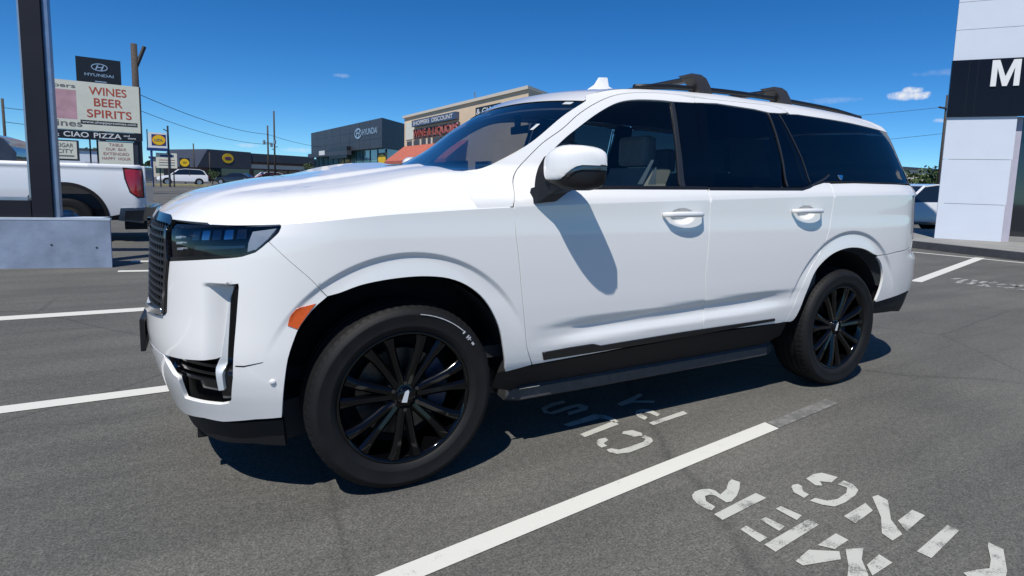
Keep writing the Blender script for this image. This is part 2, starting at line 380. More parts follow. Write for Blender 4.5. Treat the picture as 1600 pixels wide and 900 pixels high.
def patch(name, polys, fn, m, parent=None, step=.022, gap=.002, flange=.016, extra=(), label=None, build=True, flip=False):
    """sheet-metal panel: polygons in a surface's own two coordinates, meshed, bent onto it, edges turned in"""
    V, F, N = [], [], []
    for poly in polys:
        B = resample(shrink([tuple(q) for q in poly], gap), step)
        B = [b for i, b in enumerate(B) if np.hypot(b[0]-B[i-1][0], b[1]-B[i-1][1]) > 5e-4]
        Bn = np.array(B); lo, hi = Bn.min(0), Bn.max(0)
        gx, gy = np.meshgrid(np.arange(lo[0]+step/2, hi[0], step), np.arange(lo[1]+step/2, hi[1], step))
        gx = gx+(np.arange(gx.shape[0]) % 2)[:, None]*step*.5
        G = np.stack([gx.ravel(), gy.ravel()], 1)
        if len(extra):
            E = np.array(extra); d = np.abs(G[:, None]-E[None]).max(2).min(1) if len(E)*len(G) < 3e7 else np.full(len(G), 1.)
            G = np.concatenate([G[d > .011], E])
        G = G[inside(G, B)]
        if len(G):
            d = np.full(len(G), 9.)
            for k in range(0, len(B), 1): d = np.minimum(d, (G[:, 0]-B[k][0])**2+(G[:, 1]-B[k][1])**2)
            G = G[d > (step*.45)**2]
        pts = [Vector(b) for b in B]+[Vector(q) for q in G]; nb = len(B)
        v2, _, f2, _, _, _ = geometry.delaunay_2d_cdt(pts, [(i, (i+1) % nb) for i in range(nb)], [], 0, 1e-7)
        v2 = np.array([tuple(v) for v in v2]); f2 = np.array([f for f in f2 if len(f) == 3])
        f2 = f2[inside(v2[f2].mean(1), B)]
        a = v2[f2]; ar = (a[:, 1, 0]-a[:, 0, 0])*(a[:, 2, 1]-a[:, 0, 1])-(a[:, 2, 0]-a[:, 0, 0])*(a[:, 1, 1]-a[:, 0, 1])
        f2[ar < 0] = f2[ar < 0][:, ::-1]
        X = fn(v2[:, 0], v2[:, 1]); h = 1.2e-3
        du = fn(v2[:, 0]+h, v2[:, 1])-fn(v2[:, 0]-h, v2[:, 1]); dv = fn(v2[:, 0], v2[:, 1]+h)-fn(v2[:, 0], v2[:, 1]-h)
        n = np.cross(du, dv); n /= np.maximum(np.linalg.norm(n, axis=1), 1e-12)[:, None]
        k = len(V); V += list(X); N += list(n); F += [tuple(f+k) for f in f2]
        if flange:
            bx = fn(Bn[:, 0], Bn[:, 1]); du = fn(Bn[:, 0]+h, Bn[:, 1])-fn(Bn[:, 0]-h, Bn[:, 1]); dv = fn(Bn[:, 0], Bn[:, 1]+h)-fn(Bn[:, 0], Bn[:, 1]-h)
            bn = np.cross(du, dv); bn /= np.maximum(np.linalg.norm(bn, axis=1), 1e-12)[:, None]
            t = np.roll(bx, -1, 0)-np.roll(bx, 1, 0); t /= np.maximum(np.linalg.norm(t, axis=1), 1e-9)[:, None]; o = np.cross(t, bn)
            k = len(V); V += list(bx)+list(bx-bn*.004+o*.0006)+list(bx-bn*flange); N += list((o+bn)*.7071)+list(o)+list(o)
            for r in (0, 1):
                for i in range(nb):
                    j = (i+1) % nb; F.append((k+r*nb+i, k+(r+1)*nb+i, k+(r+1)*nb+j, k+r*nb+j))
    if flip:
        F = [f[::-1] for f in F]; N = [-x for x in N]
    return mesh(name, V, F, m, parent, N=N, label=label)

PAINT_LETTERS = {
  'R': [[(2.082, -0.584), (2.115, -0.568), (2.157, -0.567), (2.193, -0.581), (2.204, -0.604), (2.199, -0.638), (2.263, -0.616), (2.318, -0.577), (2.351, -0.567), (2.366, -0.602), (2.315, -0.643), (2.259, -0.678), (2.201, -0.7), (2.174, -0.696), (2.173, -0.666), (2.172, -0.634), (2.156, -0.616), (2.128, -0.616), (2.101, -0.649), (2.105, -0.697), (2.07, -0.711), (2.057, -0.692), (2.052, -0.644), (2.062, -0.61)], [(2.056, -0.736), (2.354, -0.701), (2.362, -0.751), (2.056, -0.782)]],
  'E': [[(2.326, -0.827), (2.362, -0.825), (2.382, -0.912), (2.332, -0.924)], [(2.199, -0.851), (2.234, -0.851), (2.25, -0.931), (2.201, -0.94)], [(2.07, -0.861), (2.111, -0.854), (2.121, -0.948), (2.07, -0.954)], [(2.074, -0.972), (2.385, -0.941), (2.385, -0.987), (2.075, -1.022)]],
  'M': [[(2.256, -1.07), (2.392, -1.056), (2.396, -1.106), (2.293, -1.116)], [(2.095, -1.092), (2.199, -1.072), (2.296, -1.132), (2.256, -1.164), (2.097, -1.121)], [(2.33, -1.135), (2.399, -1.163), (2.326, -1.2), (2.26, -1.264), (2.222, -1.277), (2.175, -1.239), (2.244, -1.201)], [(2.311, -1.228), (2.415, -1.214), (2.41, -1.265), (2.271, -1.272)]],
  'G': [[(2.545, -0.741), (2.568, -0.731), (2.597, -0.736), (2.596, -0.758), (2.561, -0.789), (2.56, -0.82), (2.514, -0.828), (2.515, -0.776)], [(2.677, -0.723), (2.746, -0.711), (2.799, -0.722), (2.828, -0.783), (2.752, -0.8), (2.713, -0.769), (2.688, -0.798), (2.659, -0.783)], [(2.516, -0.854), (2.558, -0.85), (2.585, -0.889), (2.639, -0.902), (2.726, -0.889), (2.774, -0.864), (2.765, -0.825), (2.824, -0.816), (2.829, -0.857), (2.801, -0.899), (2.744, -0.92), (2.644, -0.935), (2.572, -0.934), (2.536, -0.9)]],
  'N': [[(2.538, -0.997), (2.723, -0.979), (2.693, -1.029), (2.53, -1.051)], [(2.801, -0.963), (2.84, -0.966), (2.836, -1.012), (2.693, -1.104), (2.628, -1.184), (2.548, -1.189), (2.561, -1.141), (2.672, -1.075)], [(2.711, -1.122), (2.853, -1.105), (2.858, -1.154), (2.664, -1.181)]],
  'I': [[(2.564, -1.271), (2.864, -1.236), (2.867, -1.278), (2.57, -1.319)]],
  'K': [[(2.855, -1.382), (2.883, -1.373), (2.884, -1.421), (2.743, -1.488), (2.66, -1.512), (2.564, -1.455), (2.584, -1.418), (2.651, -1.433), (2.7, -1.451), (2.766, -1.428)]],
  'C': [[(2.009, 0.035), (2.04, 0.058), (2.083, 0.055), (2.08, 0.026), (2.034, 0.005), (2.034, -0.027), (1.994, -0.031), (1.993, 0.001)], [(2.194, 0.056), (2.219, 0.076), (2.276, 0.068), (2.3, 0.015), (2.28, -0.013), (2.226, -0.002), (2.218, 0.028)], [(2.004, -0.06), (2.035, -0.059), (2.062, -0.089), (2.124, -0.088), (2.232, -0.075), (2.269, -0.054), (2.261, -0.025), (2.295, -0.015), (2.305, -0.059), (2.289, -0.09), (2.234, -0.118), (2.091, -0.138), (2.024, -0.122), (2.0, -0.089)]],
  'P': [[(2.425, 0.104), (2.733, 0.147), (2.727, 0.104), (2.428, 0.067)], [(2.438, 0.24), (2.474, 0.275), (2.523, 0.28), (2.567, 0.243), (2.571, 0.17), (2.532, 0.152), (2.523, 0.209), (2.495, 0.238), (2.469, 0.219), (2.472, 0.168), (2.431, 0.145), (2.423, 0.195)]],
  'U': [[(1.978, 0.151), (2.256, 0.215), (2.258, 0.164), (1.986, 0.11)], [(1.968, 0.297), (2.212, 0.343), (2.265, 0.302), (2.281, 0.248), (2.281, 0.194), (2.247, 0.19), (2.239, 0.247), (2.206, 0.278), (1.983, 0.261)]],
  'S': [[(1.976, 0.559), (2.06, 0.597), (2.163, 0.606), (2.159, 0.566), (2.06, 0.552), (1.992, 0.529), (1.99, 0.482), (2.131, 0.512), (2.221, 0.52), (2.252, 0.461), (2.212, 0.414), (2.07, 0.396), (2.083, 0.437), (2.189, 0.451), (2.181, 0.481), (1.996, 0.447), (1.952, 0.484)]],
  'A': [[(2.438, 0.416), (2.598, 0.464), (2.688, 0.496), (2.678, 0.456), (2.571, 0.412), (2.689, 0.348), (2.656, 0.329), (2.535, 0.387), (2.434, 0.373)]],
}
WORN_STROKES = [[(10.645, 2.312), (10.9, 2.314)], [(10.256, 2.051), (10.572, 2.155), (10.874, 2.21)], [(10.312, 1.945), (10.504, 1.959), (10.945, 2.11)], [(10.324, 1.815), (10.49, 1.794)], [(10.621, 1.916), (10.949, 1.972)], [(10.597, 1.839), (10.342, 1.686)], [(10.793, 1.852), (11.084, 1.877)], [(10.768, 1.733), (10.974, 1.724)], [(10.508, 1.623), (10.621, 1.621)], [(10.501, 1.545), (10.675, 1.504)], [(11.059, 1.667), (10.85, 1.535), (11.149, 1.548)], [(10.54, 1.374), (10.711, 1.387)]]
# ---------------------------------------------------------------- ground: asphalt lot with painted bays
def asphalt_mat():
    m = bpy.data.materials.new('asphalt'); m.use_nodes = True; MATS['asphalt'] = m
    nt = m.node_tree; N_, L_ = nt.nodes, nt.links; b = N_['Principled BSDF']
    tc = N_.new('ShaderNodeTexCoord')
    def noise(sc, det=4, rough=.55, vec=None):
        n = N_.new('ShaderNodeTexNoise'); n.inputs['Scale'].default_value = sc; n.inputs['Detail'].default_value = det; n.inputs['Roughness'].default_value = rough
        L_.new(vec or tc.outputs['Object'], n.inputs['Vector']); return n.outputs['Fac']
    def ramp(f, p0, c0, p1, c1):
        r = N_.new('ShaderNodeValToRGB'); e = r.color_ramp.elements; e[0].position = p0; e[1].position = p1; e[0].color = (*c0, 1); e[1].color = (*c1, 1)
        L_.new(f, r.inputs[0]); return r.outputs[0]
    def mul(a, c, fac=1.0, mode='MULTIPLY'):
        x = N_.new('ShaderNodeMix'); x.data_type = 'RGBA'; x.blend_type = mode; x.inputs[0].default_value = fac
        L_.new(a, x.inputs[6]); L_.new(c, x.inputs[7]); return x.outputs[2]
    base = ramp(noise(.55, 5), .3, (.093, .0915, .084), .72, (.136, .132, .119))
    base = mul(base, ramp(noise(105, 3, .75), .38, (.60, .60, .60), .64, (1.40, 1.39, 1.36)))      # stone chips
    base = mul(base, ramp(noise(30, 4, .75), .32, (.74, .74, .74), .68, (1.22, 1.22, 1.2)))
    mp = N_.new('ShaderNodeMapping'); mp.inputs['Scale'].default_value = (.35, 2.4, 1); mp.inputs['Rotation'].default_value = (0, 0, .15); L_.new(tc.outputs['Object'], mp.inputs[0])
    base = mul(base, ramp(noise(1.3, 6, .6, mp.outputs[0]), .36, (.84, .84, .85), .6, (1.05, 1.05, 1.04)))   # tyre-worn streaks
    base = mul(base, ramp(noise(2.1, 5, .6), .27, (.72, .72, .74), .36, (1, 1, 1)))               # oil stains
    # hairline cracks: the borders of large warped cells
    wv = N_.new('ShaderNodeMix'); wv.data_type = 'VECTOR'; wv.inputs[0].default_value = .12
    nn = N_.new('ShaderNodeTexNoise'); nn.inputs['Scale'].default_value = 1.5; L_.new(tc.outputs['Object'], nn.inputs['Vector'])
    L_.new(tc.outputs['Object'], wv.inputs[4]); L_.new(nn.outputs['Color'], wv.inputs[5])
    vo = N_.new('ShaderNodeTexVoronoi'); vo.feature = 'DISTANCE_TO_EDGE'; vo.inputs['Scale'].default_value = .33; L_.new(wv.outputs[1], vo.inputs['Vector'])
    cr = ramp(vo.outputs['Distance'], .0, (.74, .74, .74), .006, (1, 1, 1))
    base = mul(base, cr)
    L_.new(base, b.inputs['Base Color']); b.inputs['Roughness'].default_value = .82; b.inputs['Specular IOR Level'].default_value = .35
    bp = N_.new('ShaderNodeBump'); bp.inputs['Strength'].default_value = .55; bp.inputs['Distance'].default_value = .006
    L_.new(noise(190, 3, .7), bp.inputs['Height']); L_.new(bp.outputs[0], b.inputs['Normal'])
    return m
def paint_mat(name, wear, col=(.68, .68, .64)):
    m = bpy.data.materials.new(name); m.use_nodes = True; MATS[name] = m
    nt = m.node_tree; N_, L_ = nt.nodes, nt.links; b = N_['Principled BSDF']; tc = N_.new('ShaderNodeTexCoord')
    n = N_.new('ShaderNodeTexNoise'); n.inputs['Scale'].default_value = 150; n.inputs['Detail'].default_value = 8; n.inputs['Roughness'].default_value = .75; L_.new(tc.outputs['Object'], n.inputs['Vector'])
    n3 = N_.new('ShaderNodeTexNoise'); n3.inputs['Scale'].default_value = 11; n3.inputs['Detail'].default_value = 5; L_.new(tc.outputs['Object'], n3.inputs['Vector'])
    ad = N_.new('ShaderNodeMath'); ad.operation = 'ADD'; L_.new(n.outputs['Fac'], ad.inputs[0]); L_.new(n3.outputs['Fac'], ad.inputs[1])
    r = N_.new('ShaderNodeValToRGB'); e = r.color_ramp.elements; e[0].position = wear; e[1].position = wear+.09
    e[0].color = (.12, .119, .11, 1); e[1].color = (*col, 1)
    hv = N_.new('ShaderNodeMath'); hv.operation = 'MULTIPLY'; hv.inputs[1].default_value = .5; L_.new(ad.outputs[0], hv.inputs[0])
    L_.new(hv.outputs[0], r.inputs[0]); L_.new(r.outputs[0], b.inputs['Base Color']); b.inputs['Roughness'].default_value = .7
    bp = N_.new('ShaderNodeBump'); bp.inputs['Strength'].default_value = .3; bp.inputs['Distance'].default_value = .004; L_.new(n.outputs['Fac'], bp.inputs['Height']); L_.new(bp.outputs[0], b.inputs['Normal'])
    return m
asphalt = asphalt_mat()
line_paint = paint_mat('line_paint', .31, (.60, .59, .53)); letter_paint = paint_mat('letter_paint', .385, (.46, .46, .41)); worn_paint = paint_mat('worn_paint', .46, (.40, .40, .37)); ghost_paint = paint_mat('ghost_paint', .46, (.21, .208, .192))
g = MB(); g.add([(-500, -80, 0), (600, -80, 0), (600, 900, 0), (-500, 900, 0)], [(0, 1, 2, 3)])
ground = struct(g.build('ground', asphalt, fix=False))
def flat(name, poly, m, z=.004, parent=ground):
    a = sum(p[0]*q[1]-q[0]*p[1] for p, q in zip(poly, poly[1:]+poly[:1]))
    if a < 0: poly = poly[::-1]
    return mesh(name, [(x_, y_, z) for x_, y_ in poly], [tuple(range(len(poly)))], m, parent)
def strip(name, a, b, w, m, parent=ground, z=.004):
    a = Vector(a); b = Vector(b); d = (b-a).normalized(); n = Vector((-d.y, d.x))*w/2
    return flat(name, [tuple(a+n), tuple(b+n), tuple(b-n), tuple(a-n)], m, z, parent)
flat('bay_line', [(-1.2, -.70), (3.05, -.19), (3.05, -.285), (-1.2, -.795)], line_paint)
flat('worn_bay_line', [(3.06, -.20), (3.74, -.11), (3.74, -.20), (3.06, -.28)], ghost_paint)
flat('bay_line', [(-4.5, 1.905), (2.9, 1.92), (2.9, 1.80), (-4.5, 1.77)], line_paint)
flat('bay_line', [(-5.5, 4.66), (2.4, 4.42), (2.4, 4.26), (-5.5, 4.46)], line_paint)
flat('bay_line', [(-.79, 7.19), (3, 6.40), (3, 6.28), (-.79, 7.05)], line_paint)
flat('bay_line', [(-.74, 8.20), (3, 6.9), (3, 6.78), (-.74, 8.05)], line_paint)
flat('bay_line', [(9.70, 2.47), (14.86, 3.79), (14.93, 3.63), (9.77, 2.33)], line_paint)
strip('edge_line', (13.9, 8.4), (15.35, -.2), .13, line_paint, z=.0045)
for k, polys in PAINT_LETTERS.items():
    V, F = [], []
    for q in polys:
        a = sum(p[0]*r[1]-r[0]*p[1] for p, r in zip(q, q[1:]+q[:1])); q = q if a > 0 else q[::-1]
        v2, _, f2, _, _, _ = geometry.delaunay_2d_cdt([Vector(p) for p in q], [(i, (i+1) % len(q)) for i in range(len(q))], [], 0, 1e-6)
        v2 = [tuple(v) for v in v2]; k0 = len(V)
        for f in f2:
            c = np.mean([v2[i] for i in f], axis=0)
            if inside([c], q)[0]: F.append(tuple(i+k0 for i in f))
        V += [(a_, b_, .004) for a_, b_ in v2]
    mesh('painted_letter', V, F, letter_paint, ground)
for q in WORN_STROKES:
    for a, b in zip(q, q[1:]): strip('worn_letter_stroke', a, b, .07, worn_paint)

# ================================================================ the large white suv
paint = mat('pearl_white_paint', (.775, .765, .735), .28, coat=1.0, coat_rough=.015)
gloss_black = mat('gloss_black', (.005, .005, .006), .1, coat=.25)
piano = mat('piano_black', (.0012, .0012, .0015), .01, var=.1)
wheel_gloss = mat('wheel_gloss_black', (.002, .002, .0024), .06, spec=.4)
satin_black = mat('satin_black', (.010, .010, .011), .42, spec=.35, bump=.05, bscale=300)
dark_plastic = mat('dark_plastic', (.010, .010, .011), .62, spec=.3, bump=.1, bscale=220)
rubber = mat('tyre_rubber', (.0065, .0065, .007), .66, spec=.3, bump=.12, bscale=160, var=.25, scale=14)
chrome = mat('chrome', (.75, .76, .78), .12, metal=1, var=.05)
dark_chrome = mat('dark_chrome', (.16, .16, .17), .22, metal=1, var=.1)
grey_trim = mat('grey_window_trim', (.032, .034, .038), .35, metal=.3, var=.05)
lamp_white = mat('lamp_lens_white', (.62, .65, .66), .2, coat=.6, var=.06, scale=30)
amber = mat('amber_lens', (.62, .09, .012), .18, coat=1, var=.1, scale=90)
red_lens = mat('red_lens', (.33, .012, .014), .15, coat=1, var=.15, scale=60)
glass_front = glass('tinted_door_glass', (.72, .78, .75))
glass_dark = glass('privacy_glass', (.045, .05, .055))
glass_shield = glass('windscreen_glass', (.40, .42, .46), 1.95)
lamp_glass = glass('headlight_glass', (.58, .61, .66), 1.5)
leather = mat('pale_leather', (.30, .29, .27), .5, var=.08, scale=20, bump=.05, bscale=200)
interior_dark = mat('cabin_plastic', (.03, .03, .032), .6, var=.1)
headliner = mat('headliner_cloth', (.22, .22, .21), .9, var=.05)
metal_grey = mat('brake_metal', (.10, .098, .095), .4, metal=1, var=.2, scale=40)

car = thing('suv', 'big white three-row suv with black wheels and roof bars on the parking lot', 'suv', (2.7, 1.03, 0))
NEAR = []
def near(o): NEAR.append(o); return o
def C(k, a=None, b=None): return list(CAR[k][a:b])
def sm(k, step=.025): return smooth_path(CAR[k], step)
def rev(l): return list(reversed(l))
def sh(off=0.0, clamp=None):
    def f(s, z):
        z = np.asarray(z, float)
        zz = np.minimum(z, crease(plan(s)[0])-.0015) if clamp else z
        return shell(s, zz, off)
    return f
ss = np.linspace(1.0, 5.9, 260)
cz_ = crease(plan(ss)[0])
def arc_pts(ax, r0, a0, a1):
    out = []
    for dr in (-.028, -.022, -.015, -.008, -.001, .006, .014):
        for a in np.arange(a0, a1, 1.5):
            q = (ax+(r0+dr)*math.cos(math.radians(a)), .455+(r0+dr)*math.sin(math.radians(a)))
            out.append((float(S_OF_X(q[0])), q[1]))
    return out
FLARE_PTS = arc_pts(AXF, .592, 5, 176)+arc_pts(AXR, .632, 5, 176)
CUP_PTS = [(sc+.1*math.cos(a)*k, zc0+.048*math.sin(a)*k) for sc, zc0 in ((3.20, 1.192), (4.252, 1.212)) for k in (.15, .4, .55, .68, .8, .9, 1.0) for a in np.arange(0, 6.28, .2)]
CREASE_PTS = [(a, b+o) for a, b in zip(ss, cz_) for o in (-.012, -.003, .003, .014)]+FLARE_PTS+CUP_PTS

# ---- side panels
HL = C('headlight')
hl_top = smooth_path(HL[:4], .03); hl_tip = smooth_path(HL[3:8], .01); hl_bot = smooth_path(HL[7:], .03)
hl_poly = hl_top+hl_tip[1:]+hl_bot[1:]+[(.655, 1.03), (.64, 1.12)]
s_dc = CAR['door_cut'][6][0]
crease_run = [(s, float(crease(plan(s)[0]))+.0015) for s in np.linspace(s_dc, 1.19, 44)]
tip_down = [q for q in hl_tip if q[1] < 1.17]
fender = sm('fend_cut')+sm('archF')[1:]+sm('fend_bottom')[1:]+smooth_path(C('door_cut', 0, 7), .025)[1:]+crease_run[1:]+tip_down
near(patch('fender', [fender], sh(clamp=True), paint, car, extra=FLARE_PTS))
DLO_F = smooth_path(CAR['wf'][:10], .02)
front_door = rev(C('B_cut'))+[(3.412, .517)]+rev([q for q in C('sill') if q[0] < 3.40])+sm('door_cut')[1:-3]+C('door_top')[1:4]+C('bu')[:1]+rev(DLO_F)+C('wf_bot')[:1]+C('wf_bot')[1:]
fd = near(patch('door', [front_door], sh(), paint, car, extra=CREASE_PTS))
rd_low = [(3.422, .519)]+C('B_cut')+C('belt_r')+sm('C_cut')[1:]+[(4.10, .508), (3.75, .514)]
rd_top = C('door_top', 3)+[(4.272, 1.852), (4.20, 1.843), (4.09, 1.838), (3.97, 1.849), (3.64, 1.856), (3.46, 1.843)]
rd = near(patch('door', [rd_low, rd_top], sh(), paint, car, extra=CREASE_PTS))
side_frame = smooth_path(CAR['ws_edge'], .025)+smooth_path(CAR['roof_up'], .03)+[(5.60, 1.828), (5.605, 1.806)]+rev(smooth_path(C('roof_low', 4), .03))+[(4.30, 1.845)]+rev(C('door_top', 1))+rev(sm('door_cut')[:-3])
side_frame = [q for q in side_frame if q[1] > 1.243]+[(float(q), float(crease(plan(q)[0]))+.001) for q in np.linspace(2.165, 1.99, 10)]+[(1.975, 1.27), (1.963, 1.33), (1.962, 1.37)]
near(patch('body_side_frame', [side_frame], sh(), paint, car, extra=CREASE_PTS))
quarter = rev(sm('C_cut'))+[(4.546, 1.402)]+C('quarter_top', 1, 3)+[(5.56, 1.414), (5.64, 1.408), (5.695, 1.345), (5.708, 1.325), (5.712, 1.2), (5.715, 1.0)]+[(5.60, .948), (5.45, .932), (5.324, .925), (5.2, .912), (5.1, .905)]+rev([q for q in sm('archR') if q[0] < 5.09 or q[1] > .9][:-1])
quarter = [q for i, q in enumerate(quarter)]
near(patch('quarter_panel', [quarter], sh(), paint, car, extra=CREASE_PTS))
rb_arch = [q for q in sm('archR') if q[0] > 5.07 and q[1] < .9]
rear_bumper = [(5.1, .902), (5.2, .909), (5.324, .922), (5.45, .929), (5.60, .945), (5.715, .995), (5.85, .93), (6.2, .90), (SMAX, .90), (SMAX, .52), (6.3, .54), (5.95, .58), (5.75, .605)]+rev(C('bump_bot'))+rev(rb_arch)
near(patch('rear_bumper', [rear_bumper], sh(), paint, car, extra=FLARE_PTS))
near(patch('rear_valance', [[(5.08, .47), (5.10, .565), (5.64, .598), (SMAX, .515), (SMAX, .36), (5.9, .40), (5.5, .45)]], sh(.012), dark_plastic, car))
# ---- front bumper cover with the corner opening
grille_side = [(.66, .995), (.645, .912), (.636, .785), (.60, .768), (.5, .752), (.25, .742), (0, .74)]
right_edge = C('hole_right')
SCOOP_PTS = [(a, z_) for z_ in (.905, .913, .918, .923, .928, .933, .938, .946) for a in np.arange(.84, .99, .0115)]+[(a, z_) for z_ in (.57, .58, .59, .60, .61, .62) for a in np.arange(.86, 1.0, .012)]
cover = [(0, .74)]+rev(grille_side)[1:]+[(.662, .997)]+rev(hl_bot)[1:]+sm('fend_cut')[1:]+sm('archF_front')[1:]+C('fascia_bottom')[1:4]+[(.70, .342), (.576, .322), (.3, .312), (0, .31), (0, .588), (.583, .600)]
cover += [(.592, .58), (.647, .527), (.681, .521), (.672, .424)]+rev(right_edge)[1:5]+[(1.003, .569), (1.012, .65), (1.025, .799), (1.036, .925), (1.034, .939), (.975, .930), (.955, .854), (.950, .80), (.942, .645), (.915, .633), (.74, .615), (.585, .603), (0, .591)]
bumper = near(patch('front_bumper', [cover], sh(), paint, car, step=.018, gap=.0005, extra=FLARE_PTS+SCOOP_PTS))
# pocket behind the opening, its blades and lamps
near(patch('lower_intake', [[(.55, .40), (1.06, .40), (1.06, .97), (.93, .97), (.90, .66), (.55, .66)]], sh(.11), dark_plastic, car, gap=0, flange=0, step=.04))
for k, zb in enumerate((.532, .563, .594)):
    bl = patch('intake_blade', [[(.60, zb-.009), (.90, zb-.006), (.90, zb+.006), (.60, zb+.007)]], sh(.028+.006*k), gloss_black, car, gap=0, flange=.03); near(bl)
near(patch('fog_lamp_panel', [[(.675, .432), (.93, .45), (.93, .515), (.70, .512)]], sh(.055), gloss_black, car, gap=0, flange=.02))
slot = near(patch('running_lamp_surround', [[(.955, .905), (.97, .93), (1.04, .935), (1.03, .799), (1.016, .65), (1.005, .56), (.985, .45), (.905, .44), (.915, .62), (.935, .80)]], sh(.03), gloss_black, car, gap=0, flange=.03))
lens = near(patch('running_lamp', [[(.955, .868), (.961, .885), (.957, .80), (.953, .70), (.950, .645), (.938, .506), (.91, .50), (.915, .60), (.932, .645), (.944, .75)]], lambda s, z: shell(s, z, -.004+.020*(1-sstep(z, .575, .615))), lamp_white, car, gap=0, flange=.03, step=.012))
near(patch('chin_trim', [[(0, .28), (.3, .285), (.576, .298), (.776, .330), (.896, .338), (1.064, .362), (1.175, .372), (1.178, .25), (1.0, .25), (.8, .23), (0, .2)]], sh(.03), dark_plastic, car, gap=0, flange=.02))
near(patch('panel_gap', [[(1.018, .617), (1.05, .6165), (1.12, .634), (1.125, .638), (1.05, .622), (1.018, .622)]], sh(-.0006), satin_black, car, gap=0, flange=0, step=.01))
x, y, z = shell(1.155, .556); sens = MB(); sens.lathe_y([(0, -.004), (.011, -.004), (.013, .002)], 0, 0, 16)
o = sens.build('parking_sensor', paint, car, smooth=True); o.matrix_parent_inverse = car.matrix_basis.inverted()@Matrix.Translation((x, y, z))@Matrix.Rotation(math.radians(-22), 4, 'Z'); near(o)
mk = CAR['marker']; near(patch('side_marker_lamp', [smooth_path([(1.213, .777), (1.225, .815), (1.25, .843)], .01)+[(1.318, .859), (1.284, .812), (1.25, .760)]], sh(-.003), amber, car, gap=.001, flange=.012, step=.012))
# ---- headlight
hlm = near(patch('headlight', [hl_poly], sh(.004, True), lamp_glass, car, gap=.001, flange=.02))
near_sub = lambda o, p: adopt(o, p)
patch('lamp_housing', [[(.60, .98), (1.0, 1.0), (1.2, 1.1), (1.21, 1.19), (1.1, 1.18), (.6, 1.16)]], sh(.07), satin_black, hlm, gap=0, flange=0, step=.04)
patch('reflector', [CAR['lampend']], sh(.009), lamp_white, hlm, gap=.001, flange=.03)
patch('light_bar', [CAR['lampbar']], sh(.012), dark_chrome, hlm, gap=0, flange=.02)
for k in range(3): patch('led', [[(.672+.01*k, 1.088-.022*k), (.715+.01*k, 1.092-.022*k), (.712+.01*k, 1.101-.022*k), (.672+.01*k, 1.097-.022*k)]], sh(.012), lamp_white, hlm, gap=0, flange=.02)
for k in range(5):
    s0 = .79+.056*k; patch('projector', [[(s0, 1.088+.004*k), (s0+.04, 1.091+.004*k), (s0+.04, 1.128+.004*k), (s0, 1.125+.004*k)]], sh(.014), chrome if k % 2 else dark_chrome, hlm, gap=.001, flange=.02, step=.012)
near(patch('headlight_bezel', [hl_top+[(1.19, 1.172), (1.178, 1.166), (1.066, 1.158), (.837, 1.142), (.66, 1.134)]], sh(-.001, True), gloss_black, car, gap=0, flange=.02))
near(patch('lower_lamp_trim', [[(.655, .997), (.889, 1.023), (1.05, 1.042), (1.10, 1.06), (1.094, 1.068), (1.046, 1.052), (.889, 1.036), (.65, 1.012)]], sh(0), gloss_black, car, gap=0, flange=.02))
# ---- grille: frame, mesh bars, crest
gr = near(patch('grille', [[(0, .745), (.25, .747), (.5, .757), (.60, .773), (.632, .79), (.64, .912), (.654, .994), (.648, 1.03), (.612, 1.137), (.56, 1.143), (0, 1.143)]], sh(.028), satin_black, car, gap=0, flange=.02))
for k in range(12):
    zb = .775+.030*k; patch('grille_bar', [[(0, zb), (.602, zb+.004), (.602, zb+.015), (0, zb+.011)]], sh(.006), satin_black, gr, gap=0, flange=.03, step=.06)
for k in range(15):
    sb = .02+.041*k; patch('grille_bar', [[(sb, .76), (sb+.007, .76), (sb+.007, 1.14), (sb, 1.14)]], sh(.012), satin_black, gr, gap=0, flange=.03, step=.08)
patch('grille_frame', [[(.596, .774), (.63, .787), (.638, .912), (.652, .994), (.646, 1.03), (.615, 1.134), (.598, 1.134), (.628, 1.02), (.632, .99), (.618, .91)]], sh(-.008), gloss_black, gr, gap=0, flange=.03)
patch('grille_foot', [[(.30, .745), (.60, .772), (.602, .80), (.55, .79), (.30, .77)]], sh(-.012), chrome, gr, gap=0, flange=.03)
near(patch('nose_panel', [[(0, 1.145), (.56, 1.145), (.615, 1.139), (.60, 1.165), (.55, 1.178), (0, 1.183)]], sh(.0), gloss_black, car, gap=0, flange=.02))
cb = MB()
for sx in (-1, 1):
    for k in range(4): cb.box(.016+.002*k, .03, 1.03+sx*(.01+.022*k), 1.03+sx*(.028+.022*k), 1.04+.004*k, 1.13-.012*k)
cb.build('crest', chrome, gr)
# plate holder on the nose
pl = MB(); pl.box(-.022, .0, .86, 1.20, .515, .67, .006); pl.box(-.0, .04, .93, 1.13, .58, .67)
pl.build('plate_holder', satin_black, car)

